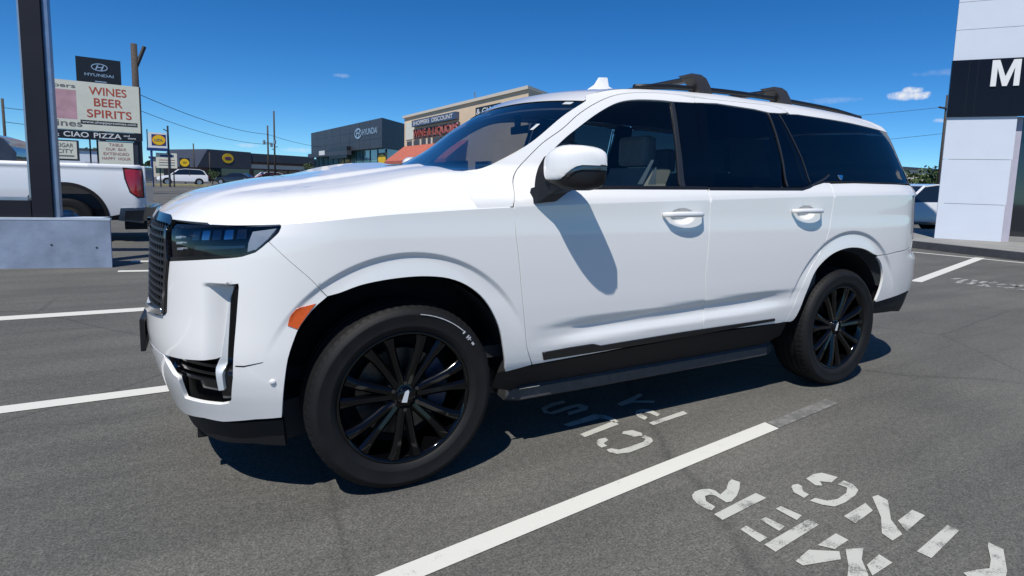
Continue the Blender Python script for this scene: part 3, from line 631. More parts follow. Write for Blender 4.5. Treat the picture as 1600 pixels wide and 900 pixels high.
# ---- hood and fender tops: a height field over the plan of the body
E_s = np.linspace(0, 2.35, 320); E3 = shell(E_s, crease(plan(E_s)[0])-.002)
_hx = np.concatenate([E3[:, 0], E3[:, 0]]); _hy = np.concatenate([E3[:, 1], 2.06-E3[:, 1]]); _hz = np.concatenate([E3[:, 2], E3[:, 2]])
_g = pchip([0, .012, .03, .08, .15, .25, .45, .75, 1.03, 1.3], [0, .017, .032, .066, .094, .116, .146, .168, .178, .18])
def _edge(x, y):
    d = np.full(x.shape, 9.); zi = np.zeros(x.shape)
    for k in range(0, len(_hx)-1):
        if k == len(E3)-1: continue
        ax, ay, bx, by = _hx[k], _hy[k], _hx[k+1], _hy[k+1]; L = (bx-ax)**2+(by-ay)**2
        t = np.clip(((x-ax)*(bx-ax)+(y-ay)*(by-ay))/max(L, 1e-12), 0, 1)
        q = np.hypot(x-ax-t*(bx-ax), y-ay-t*(by-ay)); m = q < d
        d = np.where(m, q, d); zi = np.where(m, _hz[k]*(1-t)+_hz[k+1]*t, zi)
    ins = inside(np.stack([x.ravel(), y.ravel()], 1), _epoly).reshape(x.shape)
    return np.where(ins, d, -d), zi
_epoly = np.concatenate([E3[:, :2], [[2.2, .0], [2.2, 2.06]], np.stack([E3[::-1, 0], 2.06-E3[::-1, 1]], 1)])
def _gs(d): return np.where(d >= 0, _g(np.maximum(d, 0)), d*1.42)
def hood_z(x, y):
    x = np.asarray(x, float); y = np.asarray(y, float); y = np.where(y > 1.03, 2.06-y, y)
    d0, z0 = _edge(x, y)
    acc = _gs(d0); r = np.minimum(.09, np.maximum(d0, 0)*.6); tot = acc.copy()
    for k in range(8):
        a = k*math.pi/4; dd, _ = _edge(x+r*math.cos(a), y+r*math.sin(a)); tot = tot+_gs(dd)
    w = sstep(d0, .12, .3); g = acc*(1-w)+tot/9*w
    bulge = .013*sstep(y, .40, .47)*sstep(x, .15, .5)
    zz = z0*(1-sstep(d0, 0, .8)*.5)+(1.16+.05*np.clip(x, 0, 1.4))*sstep(d0, 0, .8)*.5
    return zz+g+bulge+.014*sstep(d0, .02, .2)+.05*sstep(x, .75, 1.24)*sstep(d0, .02, .2)*(1-sstep(y, .3, .75))+.02*sstep(x, .6, 1.0)*sstep(y, .4, .9)
def hood_fn(x, y): return np.stack([x, y, hood_z(x, y)], -1)
HC = [(float(shell(.872, 1.157)[0]), float(shell(.872, 1.157)[1])+.004), (.31, .275), (.45, .283), (.7, .272), (1.0, .252), (1.16, .235), (1.262, .212)]
hoodcut = smooth_path(HC, .03)
front_run = [(float(a[0])+.003, float(a[1])) for a, s in zip(E3, E_s) if s < .865]
fr2 = [(float(a[0]), float(a[1])) for a, s in zip(E3, E_s) if .878 < s < float(S_OF_X(1.46))]
cowl = smooth_path([(1.262, .205), (1.21, .36), (1.12, .65), (1.08, 1.03)], .03)
hood_half = front_run+hoodcut+cowl[1:]
hood_poly = hood_half+[(x_, 2.06-y_) for x_, y_ in rev(hood_half)[1:]]
patch('hood', [hood_poly], hood_fn, paint, car, step=.028, gap=.002, flange=.02)
ft = fr2+[(1.46, .10), (1.36, .185), (1.27, .205)]+rev(hoodcut)[1:]
near(patch('fender_top', [ft], hood_fn, paint, car, step=.022, gap=0.0, flange=.012))
cw = MB(); pts = cowl+[(x_, 2.06-y_) for x_, y_ in rev(cowl)[1:]]
cowl_z = hood_z(np.array([q[0] for q in pts]), np.array([q[1] for q in pts]))
V = [(a, b, c-.012) for (a, b), c in zip(pts, cowl_z)]+[(a+.14, b, c-.03) for (a, b), c in zip(pts, cowl_z)]
n = len(pts); mesh('cowl', V, [(i, i+1, n+i+1, n+i) for i in range(n-1)], dark_plastic, car)

# ---- windscreen, roof
WS = smooth_path([tuple(shell(*q)) for q in CAR['ws_edge']], .05)
nw, nv = len(WS), 25; V = []; W = np.array(WS)
for i, (a, b, c) in enumerate(WS):
    t = i/(nw-1); bow = .12*(1-t)+.08*t; rise = .004*(1-t)+.04*t
    for j in range(nv):
        v = -1+2*j/(nv-1); k = 1-abs(v)**2.2
        V.append((a-bow*k, 1.03+(1.03-b)*v, c+rise*k))
F = [(i*nv+j, i*nv+j+1, (i+1)*nv+j+1, (i+1)*nv+j) for i in range(nw-1) for j in range(nv-1)]
wsh = mesh('windscreen', V, F, glass_shield, car, smooth=True)
hdr = V[-nv:]                                        # header curve
RU = smooth_path([tuple(shell(*q)) for q in CAR['roof_up']], .06)
RV = []; st = [r for r in RU if r[0] > 2.02]; nr = len(st)
for i, (a, b, c) in enumerate([(W[-1][0]-.012, W[-1][1], W[-1][2]-.002)]+st):
    t = sstep(a, 2.0, 2.6); bow = -.08*(1-t)+.10*sstep(a, 4.2, 4.85); rise = .04*(1-t)+.05*t
    for j in range(nv):
        v = -1+2*j/(nv-1); k = 1-abs(v)**2.2
        RV.append((a+bow*k, 1.03+(1.03-b)*v, c+rise*k))
F = [(i*nv+j, i*nv+j+1, (i+1)*nv+j+1, (i+1)*nv+j) for i in range(nr) for j in range(nv-1)]
roof = mesh('roof', RV, [f[::-1] for f in F], paint, car, smooth=True)
mesh('headliner', [(x_, y_, z_-.05) for x_, y_, z_ in RV], F, headliner, car, smooth=True)
last = RV[-nv:]; sp = MB()
sp.loft([[(x_-.05, y_, z_-.005) for x_, y_, z_ in last]+[(x_-.06, y_, z_-.05) for x_, y_, z_ in rev(last)], [(x_+.06, y_, z_-.03) for x_, y_, z_ in last]+[(x_+.05, y_, z_-.052) for x_, y_, z_ in rev(last)]])
sp.build('roof_spoiler', paint, car)
# mirror foot and sensors inside the windscreen
mm = MB(); mm.box(2.0, 2.03, 1.01, 1.05, 1.70, 1.78, .006); mm.box(2.02, 2.04, .92, 1.14, 1.66, 1.71, .006); mm.build('rear_view_mirror', interior_dark, car)

# ---- stickers on the glass
patch('price_sheet', [[(3.66, 1.42), (4.00, 1.425), (4.0, 1.66), (3.68, 1.655)]], sh(.03), mat('paper', (.45, .47, .43), .8, var=.1), rd, gap=0, flange=0, step=.08)
def ws_pt(t, v, lift=.004):
    i = t*(nw-1); k0 = min(nw-2, int(i)); f_ = i-k0; a, b_, c_ = W[k0]*(1-f_)+W[k0+1]*f_; k = 1-abs(v)**2.2
    return (a-(.12*(1-t)+.08*t)*k-lift*.6, 1.03+(1.03-b_)*v, c_+(.004*(1-t)+.04*t)*k+lift*.8)
mesh('windscreen_sticker', [ws_pt(.93, -.93), ws_pt(.93, -.85), ws_pt(.965, -.85), ws_pt(.965, -.93)], [(0, 1, 2, 3)], lamp_white, wsh)
mesh('windscreen_sticker', [ws_pt(.62, -.90), ws_pt(.62, -.87), ws_pt(.68, -.87), ws_pt(.68, -.90)], [(0, 1, 2, 3)], lamp_white, wsh)
# ---- glazing
near(patch('door_window', [DLO_F[:]+CAR['wf'][10:]], sh(.008), glass_front, fd, gap=0, flange=0, step=.04))
near_win = patch('door_window', [CAR['wr']], sh(.008), glass_dark, rd, gap=0, flange=0, step=.04)
patch('door_window', [CAR['wv']], sh(.008), glass_dark, rd, gap=0, flange=0, step=.04)
qw = CAR['wq']; qpoly = smooth_path(qw[:4], .03)+[(5.598, 1.808), (5.612, 1.675), (5.64, 1.547), (5.672, 1.425)]+qw[8:]
near(patch('quarter_window', [qpoly], sh(.004), glass_dark, car, gap=0, flange=.01, step=.03))
NEAR.pop(NEAR.index(bpy.data.objects['door_window'])) if bpy.data.objects['door_window'] in NEAR else None
bu = CAR['bu']
patch('pillar_cover', [[(3.30, 1.832), (3.455, 1.845), (3.425, 1.616), (3.412, 1.354), (3.248, 1.352), (3.272, 1.606)]], sh(.005), piano, fd, gap=0, flange=.01)
patch('pillar_strip', [CAR['strip_b']], sh(-.001), grey_trim, fd, gap=0, flange=.012)
patch('pillar_strip', [[(4.085, 1.833), (4.092, 1.834), (4.106, 1.715), (4.113, 1.538), (4.108, 1.374), (4.101, 1.374), (4.106, 1.537), (4.099, 1.713)]], sh(-.001), grey_trim, rd, gap=0, flange=.012)
patch('pillar_strip', [[(4.192, 1.833), (4.199, 1.835), (4.247, 1.712), (4.306, 1.559), (4.345, 1.408), (4.338, 1.402), (4.299, 1.557), (4.240, 1.711)]], sh(.001), grey_trim, rd, gap=0, flange=.012)
patch('pillar_cover', [[(4.10, 1.84), (4.21, 1.84), (4.26, 1.71), (4.318, 1.558), (4.35, 1.392), (4.318, 1.376), (4.28, 1.41), (4.235, 1.62), (4.175, 1.80), (4.10, 1.80)]], sh(.006), piano, rd, gap=0, flange=.01)
patch('pillar_cover', [[(3.41, 1.36), (3.43, 1.616), (3.46, 1.848), (3.54, 1.85), (3.50, 1.62), (3.475, 1.36)]], sh(.005), piano, rd, gap=0, flange=.01)
patch('belt_moulding', [[(2.316, 1.318), (2.8, 1.331), (3.237, 1.338), (3.413, 1.341), (3.413, 1.358), (3.237, 1.356), (2.8, 1.348), (2.318, 1.337)]], sh(-.002), satin_black, fd, gap=0, flange=.01)
patch('belt_moulding', [[(3.421, 1.338), (3.8, 1.344), (4.228, 1.352), (4.31, 1.368), (4.36, 1.384), (4.35, 1.395), (4.30, 1.380), (4.22, 1.369), (3.8, 1.360), (3.421, 1.355)]], sh(-.002), satin_black, rd, gap=0, flange=.01)
near(patch('quarter_trim_hook', [smooth_path([(4.345, 1.382), (4.433, 1.408), (4.50, 1.428), (4.557, 1.456)], .02)+rev(smooth_path([(4.345, 1.392), (4.43, 1.418), (4.495, 1.438), (4.55, 1.464)], .02))], sh(-.003), grey_trim, car, gap=0, flange=.008))
em = shell(4.678, 1.447); near(patch('window_emblem', [[(4.65, 1.462), (4.70, 1.462), (4.692, 1.44), (4.675, 1.430), (4.658, 1.44)]], sh(-.002), chrome, car, gap=0, flange=.004, step=.01))
def door_sub(d, name, poly, off, m, **k): return patch(name, [poly], sh(off), m, d, **k)
for d, c0, zc0 in ((fd, 3.20, 1.202), (rd, 4.252, 1.222)):
    # grab handle, with a dished cup under it
    hh = MB(); rings = []
    for t in np.linspace(0, 1, 13):
        s_ = c0-.145+.29*t; p = shell(s_, 1.09); bulge = math.sin(math.pi*min(1, max(0, t)))**.35 if 0 < t < 1 else 0
        yo = -.042*bulge; hz = .011+.005*bulge; hy = .007+.004*bulge
        rings.append([(p[0], p[1]+yo+hy*math.cos(a), zc0+.004*bulge+hz*math.sin(a)) for a in np.linspace(0, 2*math.pi, 12, endpoint=False)])
    hh.loft(rings).build('handle', paint, d, smooth=True)
# black side moulding near the sill
lo_trim = CAR['trim_top']+CAR['trim_bot']
near(patch('side_moulding', [[(2.35, .534), (2.509, .541), (2.64, .543), (2.656, .541), (2.70, .527), (3.287, .540), (4.04, .545), (4.045, .531), (3.296, .508), (2.738, .497), (2.364, .494)]], sh(-.008), satin_black, car, gap=0, flange=.02))
# ---- sill, running board, underbody
near(patch('rocker_panel', [[(2.13, .445), (2.155, .453), (2.307, .460), (2.743, .474), (3.448, .498), (4.10, .498), (4.20, .502), (4.22, .40), (4.0, .30), (2.3, .30), (2.13, .36)]], sh(.02), dark_plastic, car, gap=0, flange=0, step=.03))
rbn = MB()
prof = [(.118, .276), (.122, .326), (.14, .343), (.32, .350), (.32, .27), (.14, .262)]
rbn.loft([[(x_, y_, z_) for y_, z_ in prof] if 0 < k < 3 else [(x_, .17+(y_-.13)*.8, z_) for y_, z_ in prof] for k, x_ in enumerate((1.53, 1.60, 3.42, 3.52))])
board = near(rbn.build('running_board', mat('board_plastic', (.045, .045, .047), .45, var=.2, scale=30), car))
tr = MB()
for k in range(7): tr.box(1.62, 3.40, .165+.018*k, .173+.018*k, .348, .352)
tr.build('tread_strip', dark_plastic, board)
tl = MB(); tl.box(1.585, 1.70, .1195, .14, .329, .333); tl.build('board_end_trim', chrome, board)
ub = MB(); ub.box(.35, 4.6, .30, 1.76, .26, .40); ub.box(4.6, 5.15, .5, 1.56, .36, .55); ub.box(.30, 1.35, .45, 1.61, .40, 1.05); ub.box(1.55, 3.42, .20, 1.86, .30, .50); ub.box(1.50, 1.56, .1, 1.96, .4, 1.2)
ub.prism([(float(PQ[i, 0]+PN[i, 0]*.16), float(PQ[i, 1]+PN[i, 1]*.16)) for i in range(0, 900, 30) if PQ[i, 0] < .5]+[(.75, .3), (.75, 1.76)]+[(float(PQ[i, 0]+PN[i, 0]*.16), 2.06-float(PQ[i, 1]+PN[i, 1]*.16)) for i in range(870, -1, -30) if PQ[i, 0] < .5], .25, .42)
ub.build('underbody', interior_dark, car)  # dark boxes and nose plate added to block light leaking under the body
def liner(ax):
    m = MB(); m.lathe_y([(.507, .07), (.507, .42), (0, .42)], ax, AXZ+.03, 40, a0=math.radians(14), a1=math.radians(172))
    near(m.build('wheel_liner', mat('liner_black', (.008, .008, .009), .9, var=.2), car, smooth=False))
liner(AXF); liner(AXR)
# tow hook under the nose
th = MB(); th.box(.20, .26, .55, .60, .18, .30); th.build('tow_hook', dark_plastic, car)
# ---- tail
near(patch('tail_lamp', [[(5.716, 1.325), (5.80, 1.325), (5.80, 1.0), (5.722, 1.0), (5.719, 1.2)]], sh(-.004), mat('smoked_tail_lens', (.10, .055, .065), .12, coat=1, var=.2, scale=50), car, gap=.001, flange=.02))
near(patch('tail_pillar', [[(5.615, 1.80), (5.685, 1.42), (5.725, 1.36), (5.80, 1.36), (5.74, 1.80)]], sh(.004), gloss_black, car, gap=.001, flange=.02))
tg = near(patch('tailgate', [[(5.805, .93), (SMAX, .93), (SMAX, 1.36), (5.805, 1.39)]], sh(0), paint, car, gap=.002, flange=.02, step=.04))
near(patch('rear_window', [[(5.75, 1.80), (5.81, 1.40), (SMAX, 1.38), (SMAX, 1.84)]], sh(.01), glass_dark, car, gap=0, flange=0, step=.04))
ex = MB(); ex.tube([(4.95, .35, .42), (5.22, .35, .40)], .035, 14); near(ex.build('exhaust_tip', dark_chrome, car, smooth=True))
rl = MB(); rl.box(4.93, 5.02, .10, .16, .578, .592); near(rl.build('rear_reflector', satin_black, car))

# ---- door mirror
YS = [.035, .015, -.02, -.07, -.12, -.165, -.20, -.225, -.238]
XF_ = [1.665, 1.635, 1.605, 1.592, 1.60, 1.625, 1.665, 1.715, 1.76]; XB = [1.735, 1.75, 1.765, 1.78, 1.79, 1.80, 1.808, 1.812, 1.80]
ZT = [1.455, 1.478, 1.50, 1.517, 1.524, 1.522, 1.514, 1.498, 1.462]; ZB = [1.40, 1.365, 1.342, 1.325, 1.318, 1.318, 1.325, 1.345, 1.40]
YY = np.linspace(.035, -.238, 22); fx0, fx1, fz0, fz1 = [pchip([-q for q in YS], v) for v in (XF_, XB, ZB, ZT)]
def mring(y_, ins=0.0, n=40):
    x0, x1, z0, z1 = fx0(-y_)+ins, fx1(-y_)-ins, fz0(-y_)+ins, fz1(-y_)-ins
    r = []
    for k in range(n):
        a = 2*math.pi*k/n; ca, sa = math.cos(a), math.sin(a); e = 2/2.9
        r.append(((x0+x1)/2+(x1-x0)/2*math.copysign(abs(ca)**(e if ca < 0 else e*.6), ca), y_, (z0+z1)/2+(z1-z0)/2*math.copysign(abs(sa)**e, sa)))
    return r
def zcut(y_): return 1.368+.066*sstep(-y_, .135, .215)
cap = MB(); rings = []
for y_ in YY:
    rings.append([(a, b, max(c, zcut(y_))) for a, b, c in mring(y_)])
cap.loft(rings)
mirror_arm = MB()
mirror_arm.loft([[(1.56, .045, 1.255), (1.69, .045, 1.258), (1.71, .05, 1.30), (1.58, .05, 1.325)], [(1.585, .0, 1.256), (1.69, .0, 1.268), (1.72, -.0, 1.32), (1.60, .0, 1.34)], [(1.62, -.05, 1.30), (1.72, -.05, 1.31), (1.74, -.05, 1.36), (1.625, -.05, 1.37)], [(1.64, -.12, 1.34), (1.74, -.12, 1.34), (1.76, -.12, 1.38), (1.64, -.12, 1.38)]])
mroot = near(mirror_arm.build('door_mirror', satin_black, car))
cap.build('mirror_cap', paint, mroot, auto=35)
low = MB(); low.loft([[(a, b, min(c, zcut(y_)+.004)) for a, b, c in mring(y_, .004)] for y_ in YY]); low.build('mirror_housing', satin_black, mroot, auto=35)
sg = MB(); sg.loft([[(a-.003, b-.003, min(max(c, zcut(y_)-.020), zcut(y_)-.004)) for a, b, c in mring(y_, .0)] for y_ in YY if y_ < -.165]); sg.build('turn_signal', dark_chrome, mroot, auto=35)
near(patch('mirror_sail', [[(2.30, 1.30), (2.315, 1.335), (2.37, 1.405), (2.42, 1.478), (2.45, 1.50), (2.47, 1.43), (2.47, 1.337), (2.36, 1.325)]], sh(-.004), satin_black, car, gap=0, flange=.012))

# ---- roof rails, cross bars, antenna
rail = MB(); rpts = [(x_, .37+.0*x_, float(z_)) for x_, z_ in zip(np.linspace(2.42, 4.62, 16), pchip([2.42, 2.7, 3.4, 4.2, 4.62], [1.915, 1.945, 1.965, 1.95, 1.915])(np.linspace(2.42, 4.62, 16)))]
rail.tube(rpts, .016, 8); rob = near(rail.build('roof_rail', satin_black, car, smooth=True))
for xb in (2.92, 3.68):
    zb = 1.955
    b = MB(); ys = np.linspace(.36, 1.70, 9)
    b.loft([[(xb-.075+.004, y_, zb+.062), (xb-.04, y_, zb+.078), (xb+.01, y_, zb+.078), (xb+.02, y_, zb+.062), (xb+.01, y_, zb+.05), (xb-.05, y_, zb+.05)] for y_ in ys])
    cbar = b.build('cross_bar', satin_black, car)
    for sgn, y0 in ((1, .37), (-1, 1.69)):
        f = MB()
        f.loft([[(xb-.03, y0-.045*sgn, zb-.035), (xb+.085, y0-.045*sgn, zb-.035), (xb+.085, y0+.04*sgn, zb-.03), (xb-.03, y0+.04*sgn, zb-.03)],
                [(xb-.045, y0-.035*sgn, zb+.02), (xb+.066, y0-.035*sgn, zb+.02), (xb+.066, y0+.05*sgn, zb+.02), (xb-.045, y0+.05*sgn, zb+.02)],
                [(xb-.07, y0-.02*sgn, zb+.066), (xb+.045, y0-.02*sgn, zb+.066), (xb+.045, y0+.08*sgn, zb+.066), (xb-.07, y0+.08*sgn, zb+.066)],
                [(xb-.06, y0+.0*sgn, zb+.088), (xb+.02, y0+.0*sgn, zb+.088), (xb+.02, y0+.12*sgn, zb+.086), (xb-.06, y0+.12*sgn, zb+.086)]])
        f.build('bar_foot', mat('bar_foot_plastic', (.035, .032, .03), .45, var=.15), cbar, auto=50)
af = MB(); zr = 1.955
af.loft([[(2.52, 1.03, zr-.01), (2.56, 1.0, zr-.01), (2.82, .995, zr-.01), (2.85, 1.03, zr-.01), (2.82, 1.065, zr-.01), (2.56, 1.06, zr-.01)],
         [(2.54, 1.03, zr+.035), (2.58, 1.008, zr+.035), (2.80, 1.0, zr+.04), (2.83, 1.03, zr+.04), (2.80, 1.06, zr+.04), (2.58, 1.052, zr+.035)],
         [(2.60, 1.03, zr+.075), (2.63, 1.018, zr+.075), (2.715, 1.016, zr+.075), (2.72, 1.03, zr+.075), (2.715, 1.044, zr+.075), (2.63, 1.042, zr+.075)],
         [(2.635, 1.03, zr+.128), (2.65, 1.024, zr+.13), (2.705, 1.022, zr+.134), (2.71, 1.03, zr+.134), (2.705, 1.038, zr+.134), (2.65, 1.036, zr+.13)]])
af.build('antenna_fin', paint, car, auto=40)

# ---- cabin
def seat(x0, y0, w):
    m = MB(); m.box(x0, x0+.52, y0, y0+w, .72, .90, .05)
    r = []
    for t, dx in ((0, 0), (.5, .06), (.85, .13), (1, .17)):
        z_ = .84+.62*t; a = x0+.46+dx; ww = w*(1 if t < .8 else .8); o_ = (w-ww)/2
        r.append([(a, y0+o_, z_), (a+.14, y0+o_, z_), (a+.14, y0+o_+ww, z_), (a, y0+o_+ww, z_)])
    m.loft(r); m.box(x0+.62, x0+.72, y0+w*.25, y0+w*.75, 1.47, 1.66, .03)
    return m.build('seat', leather, car)
for xs_ in (1.98, 2.95):
    for ys_ in (.33, 1.19): seat(xs_, ys_, .54)
seat(3.85, .45, 1.16)
db = MB(); db.loft([[(1.25, y_, 1.05), (1.72, y_, .80), (1.80, y_, 1.12), (1.72, y_, 1.24), (1.5, y_, 1.30), (1.3, y_, 1.32)] for y_ in (.22, 1.84)]); db.build('dashboard', interior_dark, car)
sw = MB(); ring = [(1.90+.06*math.sin(a), .60+.185*math.cos(a), 1.14+.17*math.sin(a)) for a in np.linspace(0, 2*math.pi, 33)]; sw.tube(ring, .016, 8, False); sw.tube([(1.9, .42, 1.14), (1.88, .6, 1.12), (1.9, .78, 1.14)], .02, 6); sw.tube([(1.88, .6, 1.12), (1.7, .6, 1.02)], .03, 8)
sw.build('steering_wheel', interior_dark, car, smooth=True)
fl = MB(); fl.box(1.4, 4.95, .16, 1.90, .50, .56); fl.box(1.7, 2.7, .88, 1.18, .56, .86, .02); fl.build('cabin_floor', interior_dark, car)
for s_ in (.1,):
    pn = patch('door_card', [[(2.25, .55), (4.5, .55), (4.5, 1.33), (3.4, 1.32), (2.25, 1.29)]], sh(.07), interior_dark, car, gap=0, flange=0, step=.08); near(pn)
for q_ in ([(3.24, 1.34), (3.43, 1.34), (3.46, 1.86), (3.29, 1.86)], [(4.07, 1.36), (4.36, 1.36), (4.26, 1.86), (4.1, 1.86)]): near(patch('pillar_lining', [q_], sh(.05), interior_dark, car, gap=0, flange=0, step=.06))
bel = MB(); bel.add([(2.42, .30, 1.36), (2.46, .30, 1.36), (2.50, .26, 1.50), (2.48, .26, 1.50)], [(0, 1, 2, 3)]); bel.add([(2.50, .30, 1.36), (2.56, .30, 1.36), (2.53, .27, 1.46), (2.52, .27, 1.46)], [(0, 1, 2, 3)]); bel.build('seat_belt_label', lamp_white, car)

# ---- wheels
def wheel(ax):
    m = MB()
    prof = [(.284, .06), (.292, .046), (.30, .036), (.318, .028), (.322, .0265), (.326, .0275), (.345, .022), (.366, .022), (.370, .0205), (.374, .0225), (.388, .03), (.396, .040), (.401, .052), (.405, .066), (.408, .084),
            (.4085, .098), (.400, .1), (.400, .106), (.4095, .108), (.41, .142), (.401, .144), (.401, .152), (.41, .154), (.41, .19), (.401, .192), (.401, .2), (.4095, .202), (.408, .236), (.40, .275), (.385, .29), (.345, .297), (.30, .285), (.29, .27)]
    m.lathe_y(prof, ax, AXZ, 96)
    ty = m.build('wheel', rubber, car, auto=50); ty['label'] = 'black tyre and gloss black split-spoke wheel'; near(ty)
    # shoulder blocks
    tb = MB()
    for k in range(72):
        a = 2*math.pi*k/72; a2 = a+.052
        tb.add([(ax+r*math.cos(t), y_, AXZ+r*math.sin(t)) for t in (a, a2) for r, y_ in ((.3935, .036), (.4035, .05), (.4103, .083), (.402, .083), (.39, .046))], [(0, 1, 2, 3, 4), (9, 8, 7, 6, 5), (0, 5, 6, 1), (1, 6, 7, 2), (2, 7, 8, 3), (0, 4, 9, 5)])
    tb.build('tread_block', rubber, ty)['kind'] = 'stuff'
    m = MB(); m.lathe_y([(.250, .27), (.258, .20), (.262, .12), (.268, .075), (.276, .052), (.284, .044), (.291, .0425), (.294, .047), (.292, .06), (.284, .08)], ax, AXZ, 96)
    rim = m.build('rim', wheel_gloss, ty, smooth=True)
    for pair in range(7):
        tc = math.radians(-90+pair*360/7)
        for sg in (-1, 1):
            sp_ = MB(); rings = []
            for r, dth, w, yf in ((.055, 10, .022, .066), (.09, 10, .0205, .062), (.15, 9.2, .0195, .054), (.21, 9.3, .0205, .047), (.25, 9.8, .0235, .044), (.277, 10.4, .029, .046)):
                a = tc+sg*math.radians(dth); c_, s_ = math.cos(a), math.sin(a)
                def q(u_, y_): return (ax+r*c_-u_*s_, y_, AXZ+r*s_+u_*c_)
                rings.append([q(-w, yf+.012), q(-w*.55, yf), q(sg*w*.25, yf-.003), q(w*.55, yf), q(w, yf+.012), q(w*.8, yf+.04), q(-w*.8, yf+.04)])
            sp_.loft(rings); sp_.build('spoke', wheel_gloss, rim, auto=30)
    h = MB(); h.lathe_y([(0, .058), (.034, .058), (.038, .061), (.04, .068), (.058, .074), (.078, .072), (.088, .08), (.09, .11)], ax, AXZ, 40); h.build('hub', wheel_gloss, rim, auto=40)
    cr = MB(); cr.add([(ax-.018, .0565, AXZ-.022), (ax+.006, .0565, AXZ-.026), (ax+.016, .0565, AXZ+.02), (ax+.012, .0565, AXZ+.03), (ax-.002, .0565, AXZ+.024)], [(0, 1, 2, 3, 4)])
    cr.build('hub_crest', lamp_white, rim)
    for k in range(6):
        a = math.radians(30+60*k); n_ = MB(); n_.lathe_y([(0, .062), (.009, .062), (.0105, .066), (.0105, .085)], ax+.06*math.cos(a), AXZ+.06*math.sin(a), 6); n_.build('lug_nut', dark_chrome, rim)
    d = MB(); d.lathe_y([(.07, .15), (.195, .15), (.2, .155), (.2, .175), (.07, .175)], ax, AXZ, 48); d.build('brake_disc', metal_grey, ty, auto=40)
    cl = MB(); cl.lathe_y([(.13, .125), (.215, .125), (.215, .2), (.13, .2)], ax, AXZ, 14, a0=math.radians(-35), a1=math.radians(40)); cl.build('brake_caliper', mat('caliper_blue_grey', (.05, .06, .10), .4, metal=.6, var=.2), ty, auto=40)
    bk = MB(); bk.lathe_y([(0, .21), (.262, .21)], ax, AXZ, 40); bk.build('wheel_back', MATS['liner_black'], ty)
    return ty, rim
tyF, rimF = wheel(AXF); tyR, rimR = wheel(AXR)
# chalk marks left on the front tyre
ck = MB(); arc = [(AXF+r*math.cos(a), .0185, AXZ+r*math.sin(a)) for r in (.371, .3745) for a in np.linspace(math.radians(82), math.radians(48), 14)]
ck.add(arc, [(i, i+1, 14+i+1, 14+i) for i in range(13)])
for a0, r0, dr, da in ((47.5, .362, .014, .8), (43, .358, .018, .6), (41.2, .358, .018, .6), (42.2, .366, .003, 2.2), (37, .36, .01, 1.5)):
    a1, a2 = math.radians(a0), math.radians(a0-da*1.6); ck.add([(AXF+r*math.cos(a), .0188, AXZ+r*math.sin(a)) for r, a in ((r0, a1), (r0+dr, a1), (r0+dr, a2), (r0, a2))], [(0, 1, 2, 3)])
ck.build('chalk_mark', mat('chalk', (.5, .5, .5), .9, var=.3, scale=120), tyF)

# ---- the far side is the mirror image
def mirrored(o, parent, top=True):
    c = o.copy(); COL.objects.link(c); c.parent = parent
    if top:
        c.matrix_parent_inverse = car.matrix_basis.inverted()@Matrix.Translation((0, 2.06, 0))@Matrix.Diagonal((1, -1, 1, 1))@(car.matrix_basis@o.matrix_parent_inverse)
    for ch in list(o.children): mirrored(ch, c, False)
    return c
for o in dict.fromkeys(NEAR):
    if o is not None and o.parent == car: mirrored(o, car)

# ================================================================ everything behind the car
white_panel = mat('white_composite_panel', (.60, .64, .70), .35, var=.02, scale=2)
black_panel = mat('black_panel', (.006, .006, .010), .25, var=.1, scale=2, spec=.25)
concrete = mat('concrete', (.24, .235, .215), .85, var=.12, scale=3, bump=.15, bscale=60)
blue_grey_paint = mat('blue_grey_paint', (.21, .26, .35), .6, var=.2, scale=3.5, bump=.2, bscale=25)
dark_metal = mat('dark_cladding', (.010, .010, .015), .5, var=.2, scale=1.5, spec=.3)
alu = mat('aluminium_trim', (.42, .45, .48), .35, metal=.8, var=.08)
steel_dark = mat('dark_steel', (.03, .034, .045), .5, var=.2)
wood = mat('pole_wood', (.055, .045, .038), .85, var=.3, scale=8)
wire_m = mat('wire', (.03, .035, .045), .6, var=.1)
tan_wall = mat('tan_stucco', (.72, .55, .37), .9, var=.06, scale=.7, bump=.1, bscale=12)
cream = mat('cream_trim', (.62, .56, .46), .8, var=.05)
slate = mat('slate_cladding', (.042, .048, .062), .5, var=.12, scale=.4)
teal_glass = mat('shop_glass', (.10, .25, .26), .08, coat=.6, var=.35, scale=.35)
dark_glass = mat('dark_glass', (.008, .011, .015), .05, coat=1, var=.2, scale=.5)
red_m = mat('red_letter', (.44, .07, .035), .5, var=.05); white_m = mat('white_letter', (.72, .72, .70), .5, var=.03)
sign_white = mat('sign_white', (.70, .69, .57), .5, var=.04, scale=3); sign_pink = mat('sign_pink', (.52, .30, .33), .6, var=.15, scale=4)
sign_black = mat('sign_black', (.012, .012, .016), .4, var=.1); grey_letter = mat('grey_letter', (.16, .15, .14), .6, var=.05)
rose_letter = mat('rose_letter', (.42, .20, .17), .6, var=.05)
blue_m = mat('sign_blue', (.012, .04, .17), .4, var=.08); yellow_m = mat('sign_yellow', (.75, .48, .01), .5, var=.06)
silver_m = mat('silver_letter', (.55, .58, .62), .3, metal=.6, var=.05)
awning_red = mat('awning_red', (.42, .11, .07), .8, var=.1, scale=2)
brick_brown = mat('brown_brick', (.12, .06, .045), .85, var=.2, scale=5)
leaf_m = mat('leaf_green', (.05, .085, .025), .7, var=.35, scale=3)
